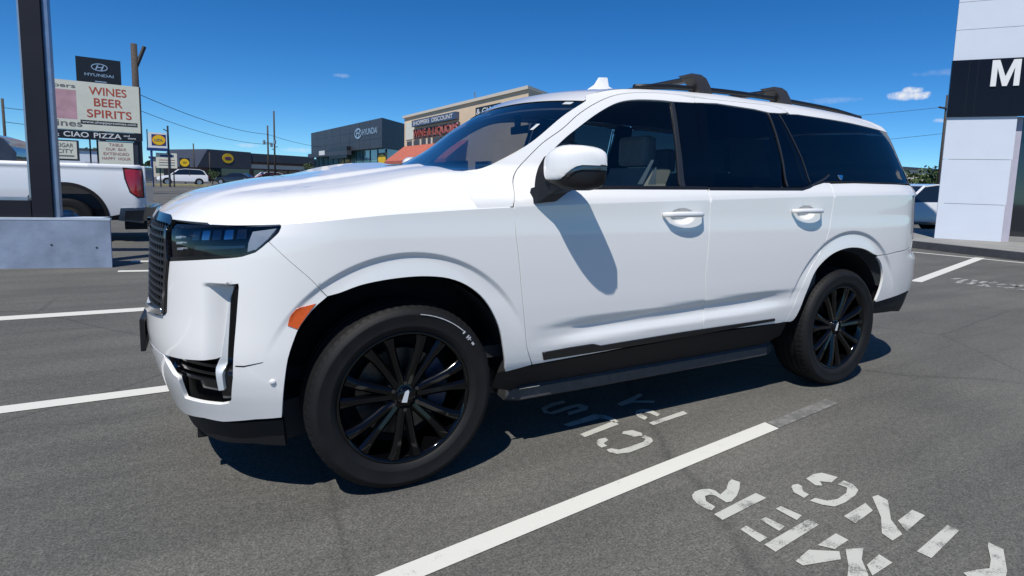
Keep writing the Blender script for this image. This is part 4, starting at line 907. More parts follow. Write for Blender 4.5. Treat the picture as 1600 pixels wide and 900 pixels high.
def text(name, s, m, parent, org, xd, up_=(0, 0, 1), h=None, w=None, depth=.002, shear=0, align='LEFT'):
    """raised lettering standing on a face: org = lower left, xd = reading direction"""
    c = bpy.data.curves.new(name, 'FONT'); c.body = s; c.size = 1; c.extrude = 0; c.shear = shear; c.offset = .012
    t = bpy.data.objects.new(name, c); me = bpy.data.meshes.new_from_object(t); bpy.data.objects.remove(t); bpy.data.curves.remove(c)
    co = np.array([v.co[:] for v in me.vertices]); lo, hi = co.min(0), co.max(0); sx = w/(hi[0]-lo[0]); sy = h/(hi[1]-lo[1]) if h else sx
    xd = Vector(xd).normalized(); up_ = Vector(up_); nrm = xd.cross(up_).normalized(); org = Vector(org)
    V = [org+xd*((x_-lo[0])*sx)+up_*((y_-lo[1])*sy)+nrm*depth for x_, y_, z_ in co]; F = [tuple(p.vertices) for p in me.polygons]
    bpy.data.meshes.remove(me)
    return mesh(name, V, F, m, parent)
class Face:
    """a vertical wall plane: a = metres along, z = height, positive depth = towards the viewer side"""
    def __init__(s, A, B, flip=False):
        s.A = Vector((*A, 0)); s.d = (Vector((*B, 0))-s.A).normalized(); s.n = Vector((s.d.y, -s.d.x, 0))*(-1 if flip else 1)
    def p(s, a, z, k=0.0): return s.A+s.d*a+Vector((0, 0, z))+s.n*k
    def box(s, mb, a0, a1, z0, z1, k0, k1):
        V = [s.p(a, z, k) for k in (k0, k1) for z in (z0, z1) for a in (a0, a1)]
        return mb.add(V, [(0, 2, 3, 1), (4, 5, 7, 6), (0, 1, 5, 4), (2, 6, 7, 3), (0, 4, 6, 2), (1, 3, 7, 5)])
    def part(s, name, m, parent, a0, a1, z0, z1, k0, k1, label=None):
        return s.box(MB(), a0, a1, z0, z1, k0, k1).build(name, m, parent, label=label)
    def disc(s, name, m, parent, a, z, ra, rz, k0, k1, n=32):
        mb = MB(); P0 = [s.p(a+ra*math.cos(t), z+rz*math.sin(t), k0) for t in np.linspace(0, 2*math.pi, n, endpoint=False)]; P1 = [q+s.n*(k1-k0) for q in P0]
        return mb.loft([P0, P1]).build(name, m, parent)
    def ring(s, name, m, parent, a, z, ra, rz, t, k0, k1, n=36):
        mb = MB(); T = np.linspace(0, 2*math.pi, n, endpoint=False); V = []; F = []
        for rr in (1, 1-t):
            V += [s.p(a+ra*rr*math.cos(q), z+rz*(rr if rr == 1 else 1-t*ra/rz)*math.sin(q), k1) for q in T]
        F = [(i, (i+1) % n, n+(i+1) % n, n+i) for i in range(n)]
        return mesh(name, V, F, m, parent)

# ---------------------------------------------------------------- dealership portal on the right with its pavement
walk = MB(); walk.prism([(15.62, 8.0), (15.72, 5.35), (15.43, 3.12), (15.1, .2), (30, -3), (34, 4), (20.6, 8.6)], .0, .16)
pav = struct(walk.build('pavement', concrete))
kb = MB(); kpts = [(15.60, 8.0), (15.70, 5.35), (15.41, 3.12), (15.08, .2)]
for a, b in zip(kpts, kpts[1:]):
    d = (Vector(b)-Vector(a)).normalized(); n = Vector((-d.y, d.x))
    q = [Vector(a)-n*.0, Vector(b)-n*.0, Vector(b)-n*.16, Vector(a)-n*.16]
    kb.prism([tuple(v) for v in q], 0, .175)
adopt(kb.build('kerb', mat('dark_kerb', (.05, .05, .055), .8, var=.2, scale=4)), pav)
TF = Face((17.56, 5.93), (18.39, 4.76))
tw = thing('portal_tower', 'white panelled showroom portal with a black band and big white letter M', 'building', (17.9, 5.4, .16))
for z0, z1, a1 in ((.16, 1.115, 1.47), (1.125, 2.295, 1.49), (2.305, 3.41, 1.51), (4.88, 5.655, 6), (5.665, 6.36, 6), (6.37, 7.4, 6), (7.41, 8.4, 6)):
    TF.part('panel', white_panel, tw, 0, a1, z0, z1, -.05, 0)
TF.part('core', steel_dark, tw, .22, 1.46, .15, 8.38, -.48, -.055)
TF.part('sign_band', black_panel, tw, -.02, 6, 3.414, 4.876, -.05, .05)
for a in (.36, .55): TF.part('band_joint', dark_metal, tw, a, a+.008, 3.42, 4.87, .05, .052)
mp_ = [(0, 0), (0, 1), (.26, 1), (.5, .36), (.74, 1), (1, 1), (1, 0), (.80, 0), (.80, .70), (.58, 0), (.42, 0), (.20, .70), (.20, 0)]
ml = MB(); ml.loft([[TF.p(.84+.60*a, 4.17+.66*z, k) for a, z in mp_] for k in (.052, .085)], cap=False)
v2, _, f2, _, _, _ = geometry.delaunay_2d_cdt([Vector(q) for q in mp_], [(i, (i+1) % 13) for i in range(13)], [], 0, 1e-6); v2 = [tuple(v) for v in v2]
ml.add([TF.p(.84+.60*a, 4.17+.66*z, .085) for a, z in v2], [f for f in f2 if inside([np.mean([v2[i] for i in f], axis=0)], mp_)[0]])
ml.build('letter', white_m, tw)
TF.part('jamb', mat('jamb_shadow_mauve', (.42, .40, .47), .5, var=.05), tw, 1.475, 1.68, .16, 3.41, -.5, -.18)  # the side wall's mauve shadow is put into the jamb colour
TF.part('shop_window', dark_glass, tw, 1.69, 6, .3, 3.41, -.42, -.36)
TF.part('threshold', concrete, tw, 1.69, 6, .16, .295, -.5, -.2)
for a in (2.6, 3.8): TF.part('mullion', steel_dark, tw, a, a+.06, .3, 3.41, -.36, -.32)

# ---------------------------------------------------------------- framed display stand on its painted concrete base
BF = Face((-2.143, 7.826), (-.923, 7.537))
bl = MB(); bl.loft([[BF.p(-5, 0, 0), BF.p(1.28, 0, 0), BF.p(1.28, .655, 0), BF.p(-5, .655, 0)], [BF.p(-5, 0, -.34), BF.p(1.165, 0, -.34), BF.p(1.165, .655, -.34), BF.p(-5, .655, -.34)]]); blk = bl.build('concrete_plinth', blue_grey_paint)
tag(blk, 'long pale blue painted concrete plinth under a black frame post', 'plinth')
BF.part('plinth_cap', mat('pale_blue_paint', (.40, .46, .54), .6, var=.05), blk, -5, 1.283, .656, .685, -.06, .004); BF.part('plinth_cap', MATS['pale_blue_paint'], blk, -5, 1.16, .656, .684, -.345, -.061)
for a, z in ((.59, .32), (1.11, .28)): BF.disc('bolt_hole', steel_dark, blk, a, z, .014, .014, 0, .004, 12)
fr = thing('display_frame', 'tall black metal portal frame standing on the blue plinth', 'frame', tuple(BF.p(.55, .685, -.3)))
BF.part('post', dark_metal, fr, .37, .60, .686, 3.60, -.17, -.06)
BF.part('post_edge', mat('edge_reflection_blue', (.22, .28, .38), .3, metal=.5, var=.1), fr, .601, .665, .686, 3.62, -.18, -.10)  # bright reflection on the post's side, painted in as a lighter blue
BF.part('inner_lip', alu, fr, .33, .369, .95, 3.60, -.17, -.10)
BF.part('bottom_rail', dark_metal, fr, -5, .359, .686, .91, -.30, -.06)
BF.part('rail_lip', alu, fr, -5, .30, .911, .95, -.29, -.12)
BF.part('top_rail', dark_metal, fr, -5, 1.12, 3.66, 4.0, -.32, -.06)
BF.part('top_lip', white_panel, fr, .30, .76, 3.622, 3.655, -.32, -.06)

# ---------------------------------------------------------------- pickup behind the stand
pk = thing('pickup_truck', 'white pickup truck with red tail lamp parked behind the black frame', 'pickup', (-2.7, 11.9, 0))
tp = mat('truck_white', (.72, .74, .76), .3, coat=1)
def tside(a, z):
    y = 10.9+.05*((np.asarray(z)-.95)/.5)**2-.02*sstep(np.abs(z-1.42), .05, 0); return np.stack([np.asarray(a, float), y+.10*sstep(a, -.95, -.70)**2, np.asarray(z, float)], -1)
archc = (-1.93, .46); arch = [(archc[0]+.58*math.cos(t), archc[1]+.60*math.sin(t)) for t in np.linspace(0.05, math.pi-.05, 24)]
bed = [(-.74, 1.40), (-.74, .62), (-1.30, .49)]+arch+[(-2.6, .45), (-2.95, .45), (-2.95, 1.46), (-.80, 1.46)]
pb = patch('bed_side', [bed], tside, tp, pk, step=.06, flange=.04)
ft_ = [(archc[0]+r*math.cos(t), archc[1]+r*1.03*math.sin(t)) for r, ts in ((.635, np.linspace(0, math.pi, 24)), (.575, np.linspace(math.pi, 0, 24))) for t in ts]
patch('arch_trim', [ft_], lambda a, z: tside(a, z)+np.array([0, -.012, 0]), dark_plastic, pk, step=.05, gap=0, flange=.03)
patch('tail_lamp', [[(-1.04, 1.38), (-.78, 1.36), (-.765, .86), (-.84, .86), (-.95, .95), (-1.02, 1.2)]], lambda a, z: tside(a, z)+np.array([0, -.008, 0]), red_lens, pk, step=.05, gap=0, flange=.03)
patch('lamp_surround', [[(-1.065, 1.40), (-.76, 1.38), (-.745, .84), (-.85, .84), (-.97, .94), (-1.045, 1.2)]], lambda a, z: tside(a, z)+np.array([0, -.004, 0]), satin_black, pk, step=.05, gap=0, flange=.02)
t_ = MB(); t_.box(-.80, -.72, 11.0, 12.75, .70, 1.44, .02); t_.build('tailgate', tp, pk)
t_ = MB(); t_.loft([[(-1.16, 10.87, .42), (-1.12, 10.88, .65), (-1.10, 11.0, .65), (-1.1, 11.0, .40)], [(-.80, 10.92, .36), (-.74, 10.95, .66), (-.74, 11.15, .66), (-.80, 11.15, .36)], [(-.64, 11.15, .42), (-.60, 11.15, .66), (-.74, 11.3, .66), (-.74, 11.3, .42)], [(-.60, 12.8, .42), (-.56, 12.8, .66), (-.74, 12.8, .66), (-.74, 12.8, .42)]]); t_.build('rear_bumper', mat('darker_chrome', (.25, .26, .28), .16, metal=1, var=.1), pk, auto=40)  # bumper in one even chrome tone, darker than the suv's chrome
t_ = MB(); t_.box(-1.08, -.70, 10.98, 12.8, .24, .40, .02); t_.build('lower_valance', dark_plastic, pk)
t_ = MB(); t_.loft([[(-1.06, 10.855, .44), (-1.04, 10.86, .60), (-1.0, 10.9, .6), (-1.0, 10.9, .44)], [(-.79, 10.908, .41), (-.76, 10.925, .61), (-.75, 11.0, .6), (-.75, 11.0, .41)]]); t_.build('bumper_step', satin_black, pk)
for wx, wy in ((-1.93, 10.93), (-1.93, 12.55), (-5.7, 10.93), (-5.7, 12.55)):
    t_ = MB(); t_.lathe_y([(.26, wy), (.30, wy-.01), (.38, wy), (.41, wy+.05), (.41, wy+.22), (.3, wy+.28)], wx, .41, 36); w_ = t_.build('wheel', rubber, pk, auto=45)
    t_ = MB(); t_.lathe_y([(0, wy+.03), (.1, wy+.02), (.2, wy+.05), (.27, wy+.02)], wx, .41, 24); t_.build('rim', dark_chrome, w_, auto=40)
t_ = MB(); t_.box(-2.9, -.85, 11.12, 12.7, .62, .9); t_.box(-2.62, -1.2, 11.25, 12.6, .40, 1.12); t_.build('bed_floor', interior_dark, pk)
t_ = MB(); t_.box(-6.6, -2.96, 10.93, 12.85, .45, 1.18, .08); t_.build('cab_body', tp, pk)
t_ = MB(); t_.loft([[(x_, y0+dy, z_) for x_, dy, z_ in ((-5.6, 0, 1.19), (-2.58, 0, 1.46), (-2.56, .02, 1.60), (-2.74, .10, 1.84), (-3.0, .16, 1.93), (-4.4, .16, 1.93), (-4.9, .1, 1.84))] if y0 < 12 else [(x_, y0-dy, z_) for x_, dy, z_ in ((-5.6, 0, 1.19), (-2.58, 0, 1.46), (-2.56, .02, 1.60), (-2.74, .10, 1.84), (-3.0, .16, 1.93), (-4.4, .16, 1.93), (-4.9, .1, 1.84))] for y0 in (10.96, 12.8)])
t_.build('cab_glass', mat('dark_cab', (.03, .035, .045), .2, coat=.6, var=.2), pk, auto=50)
t_ = MB(); t_.box(-1.62, -1.42, 10.95, 10.99, 1.475, 1.485); t_.build('rail_badge', grey_letter, pk)

# ---------------------------------------------------------------- generic parked cars
def parked(name, label, cat, loc, rz, body_m, kind='suv', group=None):
    r = thing(name, label, cat, loc, rz, group)
    L = 4.65; hw = .93
    prof = dict(suv=[(-2.3, .42, .98, .80), (-2.22, .32, 1.08, .90), (-1.6, .28, 1.10, .93), (.7, .28, 1.06, .93), (1.1, .28, 1.02, .92), (1.9, .30, .93, .89), (2.2, .34, .82, .82), (2.32, .45, .70, .70)],
                sedan=[(-2.3, .42, .92, .78), (-2.2, .30, 1.02, .86), (-1.5, .25, 1.0, .9), (.7, .25, .95, .9), (1.1, .25, .92, .9), (1.9, .28, .82, .86), (2.25, .32, .70, .8), (2.35, .42, .6, .68)])[kind]
    gh = dict(suv=[(-2.12, 1.08, .80), (-1.85, 1.52, .66), (-1.5, 1.66, .62), (-.2, 1.70, .62), (.35, 1.62, .64), (1.1, 1.03, .78)], sedan=[(-1.9, 1.0, .76), (-1.2, 1.34, .62), (-.6, 1.43, .58), (.1, 1.43, .58), (.4, 1.36, .6), (1.15, .92, .76)])[kind]
    def P(m): return m
    b = MB(); b.loft([[(x, w*.86*sx, z0) for sx in (1,)]+[(x, w, z0+.12), (x, w, z0+(z1-z0)*.62), (x, w*.94, z1), (x, -w*.94, z1), (x, -w, z0+(z1-z0)*.62), (x, -w, z0+.12), (x, -w*.86, z0)] for x, z0, z1, w in prof])
    b.build('body', body_m, r, world=False, auto=45)
    gl = MB(); base = [z for _, z, _ in gh]; zb = prof[3][2]-.03
    n = len(gh)
    for sgn in (1, -1):
        gl.add([(x, sgn*(w+.0), z) for x, z, w in gh]+[(x, sgn*.86, zb) for x, z, w in gh], [(i, i+1, n+i+1, n+i) for i in range(n-1)])
    gl.add([(x, s*w, z) for x, z, w in gh for s in (1, -1)], [(2*i, 2*i+1, 2*i+3, 2*i+2) for i in range(n-1)])
    gl.build('window', dark_glass, r, world=False)
    rf = MB(); t0 = [g_ for g_ in gh if g_[1] > gh[0][1]+.3]
    rf.loft([[(x, w+.015, z-.06), (x, w+.01, z+.012), (x, -w-.01, z+.012), (x, -w-.015, z-.06)] for x, z, w in t0]); rf.build('roof', body_m, r, world=False, auto=40)
    for i in (0, 2 if kind == 'suv' else 1, n-1):
        for s in (1, -1):
            j = min(n-1, i+1) if i == 0 else i-1 if i == n-1 else i
            a = gh[i]; c = gh[j] if i in (0, n-1) else (gh[i][0]+.9, gh[i][1], gh[i][2])
            pm = MB()
            if i in (0, n-1): pm.tube([(a[0], s*(a[2]+.01), a[1]), (c[0], s*(c[2]+.01), c[1])], .045, 6)
            else: pm.tube([(c[0], s*(c[2]+.015), c[1]), (c[0]+.03, s*.875, zb)], .035, 6)
            pm.build('pillar', body_m if i != 2 else dark_plastic, r, world=False)
    for x in (-1.42, 1.42):
        for s in (1, -1):
            am = MB(); am.lathe_y([(0, s*.925), (.40, s*.932)], x, .36, 24); am.build('wheel_arch', MATS['liner_black'], r, world=False)
            wm = MB(); wm.lathe_y([(.2, s*.95), (.33, s*.955), (.345, s*.93), (.345, s*.72)], x, .345, 24); wo = wm.build('wheel', rubber, r, world=False, auto=45)
            rm = MB(); rm.lathe_y([(0, s*.945), (.22, s*.957)], x, .345, 16); rm.build('rim', alu, wo, world=False)
    for s in (1, -1):
        q = MB(); q.box(2.02, 2.27, s*.62-.14, s*.62+.14, .70, .80, .02); q.build('headlight', lamp_white, r, world=False)
        q = MB(); q.box(-2.33, -2.2, s*.68-.1, s*.68+.12, .82, 1.0, .02); q.build('tail_light', red_lens, r, world=False)
    q = MB(); q.box(2.2, 2.36, -.55, .55, .40, .62, .03); q.build('grille', satin_black, r, world=False)
    return r
cw_ = mat('parked_white', (.72, .73, .75), .3, coat=1); cb_ = mat('parked_black', (.015, .016, .02), .25, coat=1); cs_ = mat('parked_silver', (.35, .37, .40), .3, metal=.5, coat=1); cr_ = mat('parked_red', (.25, .02, .02), .3, coat=1)
parked('parked_suv', 'white suv parked side-on across the road in front of the gabled store', 'suv', (-1.75, 69.2, 0), math.radians(184), cw_)
parked('parked_car', 'dark sedan parked below the gabled store beside the white suv', 'car', (3.6, 78, 0), math.radians(150), cb_, 'sedan', 'cars parked along the gabled store')
parked('parked_car', 'pale hatchback parked below the brown store wall with its nose to the road', 'car', (7.4, 84, 0), math.radians(200), cw_, 'suv', 'cars parked along the gabled store')
parked('parked_car', 'small red car parked between pale cars under the brown store wall', 'car', (6.6, 75, 0), math.radians(185), cr_, 'sedan', 'cars parked along the gabled store')
parked('parked_car', 'silver sedan parked beside the street poles under the brown store wall', 'car', (11.6, 86, 0), math.radians(170), cs_, 'sedan', 'cars parked along the gabled store')
parked('parked_suv', 'pale suv standing beyond the white portal by a green tree', 'suv', (22.7, 9.1, 0), math.radians(160), cw_)

# ---------------------------------------------------------------- pole signs on the left
def pole(mb, x, y, h, r=.12, n=10): mb.tube([(x, y, 0), (x, y, h)], [r, r*.8], n)
SF = Face((-6.6, 22.0), (-1.65, 22.62)); off = 4.95          # reading direction runs to +a
Lx = lambda u: (Vector((u, 0, 0)))
ps = thing('pylon_sign', 'wide pole sign for wines, beer and spirits above a black pizza strip', 'sign', (-2.6, 22.7, 0))
w_ = math.hypot(4.95, .62)
def sa(x): return (x+6.6)/4.95*w_          # world x to distance along the face
po = MB(); pole(po, -4.2, 22.62, 4.2, .14); po.build('pole', steel_dark, ps)
po = MB(); pole(po, -1.78, 22.85, 4.2, .12); po.build('pole', steel_dark, ps)
for px_ in (-3.12, -2.92): po = MB(); po.tube([(px_, 22.7, 1.2), (px_, 22.7, 2.5)], .025, 6); po.build('strut', steel_dark, ps)
A0, A1 = sa(-4.62), sa(-1.66)
SF.part('board', sign_white, ps, A0, A1, 2.66, 4.26, -.25, 0)
SF.part('board_frame', steel_dark, ps, A1, A1+.05, 2.4, 4.26, -.27, .01)
SF.part('pink_panel', sign_pink, ps, sa(-4.55), sa(-3.38), 3.0, 3.95, .0005, .0012)
text('lettering', 'shoppers', grey_letter, ps, SF.p(sa(-4.58), 3.98, .002), SF.d, h=.17, w=1.2)
text('lettering', 'wines', grey_letter, ps, SF.p(sa(-4.25), 2.76, .002), SF.d, h=.20, w=1.0)
for s_, z_, x0, x1 in (('WINES', 3.85, -3.04, -2.02), ('BEER', 3.48, -2.92, -2.14), ('SPIRITS', 3.10, -3.12, -1.90)):
    text('lettering', s_, red_m, ps, SF.p(sa(x0), z_, .002), SF.d, h=.27, w=sa(x1)-sa(x0))
SF.part('web_strip', mat('olive_black', (.03, .035, .03), .6, var=.1), ps, sa(-3.30), sa(-1.74), 2.86, 3.0, .0005, .0015)
text('lettering', 'www.shopperswines.com', white_m, ps, SF.p(sa(-3.26), 2.88, .002), SF.d, h=.10, w=sa(-1.78)-sa(-3.26))
SF.part('black_strip', sign_black, ps, A0, A1+.03, 2.36, 2.64, -.22, .02)
text('lettering', 'CIAO', white_m, ps, SF.p(sa(-3.76), 2.42, .021), SF.d, h=.17, w=.66); text('lettering', 'PIZZA', white_m, ps, SF.p(sa(-2.97), 2.42, .021), SF.d, h=.17, w=.76); text('lettering', '&', white_m, ps, SF.p(sa(-4.02), 2.42, .021), SF.d, h=.16, w=.16)
text('lettering', 'and', white_m, ps, SF.p(sa(-2.15), 2.51, .021), SF.d, h=.07, w=.17)
text('lettering', 'more', white_m, ps, SF.p(sa(-2.03), 2.43, .021), SF.d, h=.05, w=.22)
SF.part('small_board', sign_white, ps, sa(-4.6), sa(-3.44), 1.68, 2.26, -.12, 0); SF.part('small_board_frame', steel_dark, ps, sa(-4.7), sa(-3.38), 1.62, 2.30, -.14, -.01)
text('lettering', 'CIGAR', grey_letter, ps, SF.p(sa(-3.98), 2.06, .002), SF.d, h=.13, w=.46); text('lettering', 'CITY', grey_letter, ps, SF.p(sa(-3.95), 1.87, .002), SF.d, h=.13, w=.42)
SF.part('underline', grey_letter, ps, sa(-4.2), sa(-3.52), 1.76, 1.80, .001, .005)
SF.part('letter_board', sign_white, ps, sa(-2.86), sa(-1.90), 1.55, 2.32, -.12, 0); SF.part('letter_board_frame', steel_dark, ps, sa(-2.88), sa(-1.76), 1.5, 2.34, -.14, -.02)
for s_, z_, wd in (('TABLE', 2.17, .40), ('OUR  BAR', 2.02, .58), ('EXTENDED', 1.86, .72), ('HAPPY  HOUR', 1.70, .80)):
    text('lettering', s_, rose_letter, ps, SF.p(sa(-2.38)-wd/2, z_, .002), SF.d, h=.095, w=wd)
HF = Face((-5.5, 37.2), (-3.6, 37.5))
hs = thing('dealer_sign', 'black square pole sign with a silver oval emblem above the wine sign', 'sign', (-4.5, 37.5, 0))
HF.part('board', sign_black, hs, 0, 1.94, 5.75, 7.3, -.3, 0); po = MB(); pole(po, -4.55, 37.5, 5.8, .16); po.build('pole', steel_dark, hs)
HF.ring('emblem_ring', silver_m, hs, 1.0, 6.83, .36, .20, .12, 0, .03); text('emblem_letter', 'H', silver_m, hs, HF.p(.80, 6.68, .012), HF.d, h=.29, w=.42, shear=.3)
text('lettering', 'HYUNDAI', silver_m, hs, HF.p(.35, 6.34, .006), HF.d, h=.15, w=1.25); HF.part('underline', silver_m, hs, .78, 1.28, 6.05, 6.10, 0, .01)
LF = Face((-3.93, 57.54), (-2.48, 57.62))
ls = thing('store_sign', 'blue framed pole sign with a yellow disc beside a white letter board', 'sign', (-3.2, 57.7, 0))
LF.part('board', white_m, ls, .1, 1.42, 3.35, 4.65, -.3, 0); LF.part('blue_square', blue_m, ls, .32, 1.36, 3.55, 4.5, .001, .01); LF.disc('red_ring', red_m, ls, .84, 4.02, .50, .45, .01, .02); LF.disc('yellow_disc', yellow_m, ls, .84, 4.02, .46, .41, .02, .03)
text('lettering', 'LIDL', blue_m, ls, LF.p(.52, 3.92, .04), LF.d, h=.2, w=.64); LF.part('base_bar', blue_m, ls, -.05, 1.5, 3.1, 3.34, -.32, .02)
LF.part('frame_post', steel_dark, ls, -.02, .06, 3.3, 4.9, -.2, -.1); po = MB(); pole(po, -3.66, 57.65, 3.2, .11); po.build('pole', blue_m, ls)
po = MB(); pole(po, -2.42, 57.8, 5.3, .09); po.tube([(-2.42, 57.8, 4.8), (-2.75, 57.8, 5.0)], .05, 6); po.build('lamp_post', steel_dark, ls)
bs = thing('letter_board_sign', 'white changeable letter board standing under the yellow disc sign', 'sign', (-2.6, 57.9, 0)); BS = Face((-3.36, 57.75), (-1.82, 57.85))
BS.part('board', sign_white, bs, 0, 1.54, 1.65, 2.95, -.2, 0); BS.part('header', blue_m, bs, .3, 1.3, 2.62, 2.8, .001, .01)
for k in range(3): BS.part('letter_row', rose_letter if k == 0 else grey_letter, bs, .2, 1.36, 2.32-.22*k, 2.38-.22*k, .001, .01)
for x_ in (-3.1, -2.1): po = MB(); pole(po, x_, 57.95, 1.7, .06); po.build('post', steel_dark, bs)
ys_ = thing('yellow_sign', 'small yellow roadside sign far off beside the gabled store', 'sign', (-1.76, 77.7, 0)); YF = Face((-2.22, 77.6), (-1.3, 77.65))
YF.part('board', sign_black, ys_, -.05, .97, 1.6, 3.0, -.2, 0); YF.disc('yellow_disc', yellow_m, ys_, .46, 2.45, .46, .45, 0, .03); text('lettering', 'W', sign_black, ys_, YF.p(.25, 2.3, .04), YF.d, h=.28, w=.42)
po = MB(); pole(po, -1.76, 77.75, 1.7, .1); po.build('pole', steel_dark, ys_)

# ---------------------------------------------------------------- street poles and wires
def upole(label, x, y, h, r=.13, arms=(), name='utility_pole'):
    t = thing(name, label, 'pole', (x, y, 0)); m = MB(); pole(m, x, y, h, r); m.build('shaft', wood, t, smooth=True)
    for (dx, z0, dz, rr) in arms:
        m = MB(); m.tube([(x, y, z0), (x+dx, y, z0+dz)], rr, 6); m.build('arm', wood, t)
    return t
upole('thick wooden street pole with a slanted stub arm behind the wine sign', -3.34, 42.5, 9.2, .22, ((.55, 7.6, 1.5, .12),))
upole('shorter street pole with transformer cans in front of the gabled store', 6.73, 72.4, 7.0, .11, ((-.4, 5.0, 0, .05), (.4, 5.0, 0, .05)))
tp_ = upole('taller street pole behind the transformer pole before the gabled store', 7.42, 72.3, 8.7, .11, ((.35, 4.6, 0, .05), (-.3, 4.3, 0, .05)))
upole('thin street pole at the far left beyond the truck', -8.43, 36.7, 4.75, .07)
upole('slim far street pole right of the letter board', -.9, 84, 5.0, .09); upole('slim far lamp pole above the yellow sign', .9, 92, 4.2, .08)
upole('wooden street pole with a transformer beside the white portal', 34.6, 14.1, 6.6, .12, ((-.8, 5.9, 0, .05), (.5, 5.0, 0, .08)))
for q, (dx, z_) in enumerate(((-.42, 4.8), (.36, 4.55), (.72, 4.9))):
    m = MB(); m.tube([(6.73+dx, 72.3, z_), (6.73+dx, 72.3, z_+.5)], .14, 10); o = m.build('transformer', alu, bpy.data.objects['utility_pole.001'])
def wire(label, a, b, sag, r=.02):
    a, b = Vector(a), Vector(b); pts = [a.lerp(b, t)-Vector((0, 0, sag*4*t*(1-t))) for t in np.linspace(0, 1, 17)]
    m = MB(); m.tube(pts, r, 5, False); tag(m.build('power_line', wire_m), label, 'wire', 'overhead power lines')
wire('high power line strung between the thick street pole and the transformer pole', (-3.34, 42.5, 6.2), (6.73, 72.4, 6.0), .5, .022)
wire('high power line running from the transformer pole to beyond the dark showroom', (6.73, 72.4, 6.0), (22, 98, 6.4), .7, .022)
wire('low power line running across from the thick street pole past the store sign', (-3.34, 42.5, 5.2), (7.42, 72.3, 4.9), .6, .018)
wire('long upper power line running left from the thin street pole', (-8.43, 36.7, 4.3), (-3.34, 42.5, 5.4), .3, .014); wire('long lower power line running left from the thin street pole', (-8.43, 36.7, 3.6), (-3.34, 42.5, 4.4), .3, .014)
wire('upper power line beside the white portal', (34.6, 14.1, 6.0), (22, 26, 5.0), .3, .01); wire('lower power line beside the white portal', (34.6, 14.1, 4.6), (22, 26, 3.4), .3, .01)

# ---------------------------------------------------------------- tan store
TN = Face((18.48, 31.03), (17.66, 55.11), flip=True); TN.n = Vector((-1, -.034, 0)).normalized()
tb = thing('tan_store', 'two storey tan stucco store with wine and liquor lettering and red awning', 'building', (22, 40, 0))
bw = MB(); bw.prism([(18.48, 31.03), (25.5, 36.14), (30, 58), (17.66, 55.11)], 0, 7.3); bw.build('wall', tan_wall, tb)
cp = MB(); cp.prism([(18.36, 30.9), (25.7, 36.1), (30.2, 58.3), (17.5, 55.3)], 7.302, 7.52); cp.build('parapet_cap', cream, tb)
rd_ = MB(); rd_.tube([(18.2, 38.9, 7.5), (18.1, 38.8, 8.0)], .05, 6); rd_.build('roof_mast', alu, tb)
def tpart(name, m, a0, a1, z0, z1, k0, k1): return TN.part(name, m, tb, a0, a1, z0, z1, k0, k1)
def ttext(s, m, a_left, w, z, h, k): return text('lettering', s, m, tb, TN.p(a_left, z, k), -TN.d, h=h, w=w)
tpart('blue_sign', mat('store_blue', (.05, .075, .14), .4, var=.1), 10.8, 21.0, 6.22, 6.80, .0, .35); ttext('SHOPPERS  DISCOUNT', white_m, 20.6, 9.3, 6.33, .36, .37)
tpart('sign_backing', mat('brown_backing', (.10, .06, .05), .7, var=.2), 10.6, 21.2, 5.12, 6.0, .0, .10); ttext('WINE & LIQUORS', mat('pale_pink_letter', (.62, .34, .33), .5, var=.05), 21.15, 10.5, 5.10, .88, .16); ttext('WINE & LIQUORS', red_m, 21.05, 10.3, 5.18, .72, .19)
tpart('white_panel', sign_white, 21.4, 23.5, 5.15, 6.8, 0, .06)
tpart('transom', mat('transom_dark', (.06, .05, .045), .4, var=.3), 13.5, 23.2, 4.56, 4.98, 0, .05)
for a in (21.3, 19.2, 17.6, 16.4): tpart('mullion', cream, a, a+.3, 4.5, 5.05, .05, .1)
aw = MB(); aw.add([TN.p(24.0, 4.55, .02), TN.p(9, 4.5, .02), TN.p(9, 3.0, 1.9), TN.p(24.4, 3.0, 1.9), TN.p(9, 2.7, 1.9), TN.p(24.4, 2.7, 1.9), TN.p(24.0, 3.0, .02)], [(0, 1, 2, 3), (3, 2, 4, 5), (0, 3, 6)]); aw.build('awning', awning_red, tb)
tpart('shop_window', dark_glass, 9, 23.5, .5, 2.9, 0, .05)
tpart('black_sign', sign_black, 3.5, 7.4, 6.12, 6.78, 0, .2); ttext('& CIAO', white_m, 7.2, 3.4, 6.22, .44, .22); tpart('white_strip', white_m, 3.6, 7.35, 5.75, 5.95, 0, .1)
for a in (1.2, 5.0): tpart('shop_window', dark_glass, a, a+2.6, .6, 2.8, 0, .05)
# ---------------------------------------------------------------- dark showroom
SH = Face((16.86, 60.53), (14.36, 91.63), flip=True); SH.n = Vector((-1, -.08, 0)).normalized()
sb = thing('dark_showroom', 'dark slate clad car showroom with silver lettering and teal glass front', 'building', (20, 75, 0))
def spart(name, m, a0, a1, z0, z1, k0, k1): return SH.part(name, m, sb, a0, a1, z0, z1, k0, k1)
sm_ = MB(); sm_.prism([(16.86, 60.53), (24, 69.5), (24, 95), (14.36, 91.63)], 4.6, 7.75); sm_.build('upper_storey', slate, sb)
sm_ = MB(); sm_.prism([(17.4, 61.6), (24, 69.8), (24, 94.5), (15.0, 91.4)], 0, 4.6); sm_.build('ground_floor', teal_glass, sb)
for k in range(8): spart('cladding_joint', steel_dark, 3.9*k-.03, 3.9*k+.03, 4.6, 7.75, .0, .015)
for z_ in (5.65, 6.7): spart('cladding_joint', steel_dark, 0, 31.2, z_-.02, z_+.02, .0, .012)
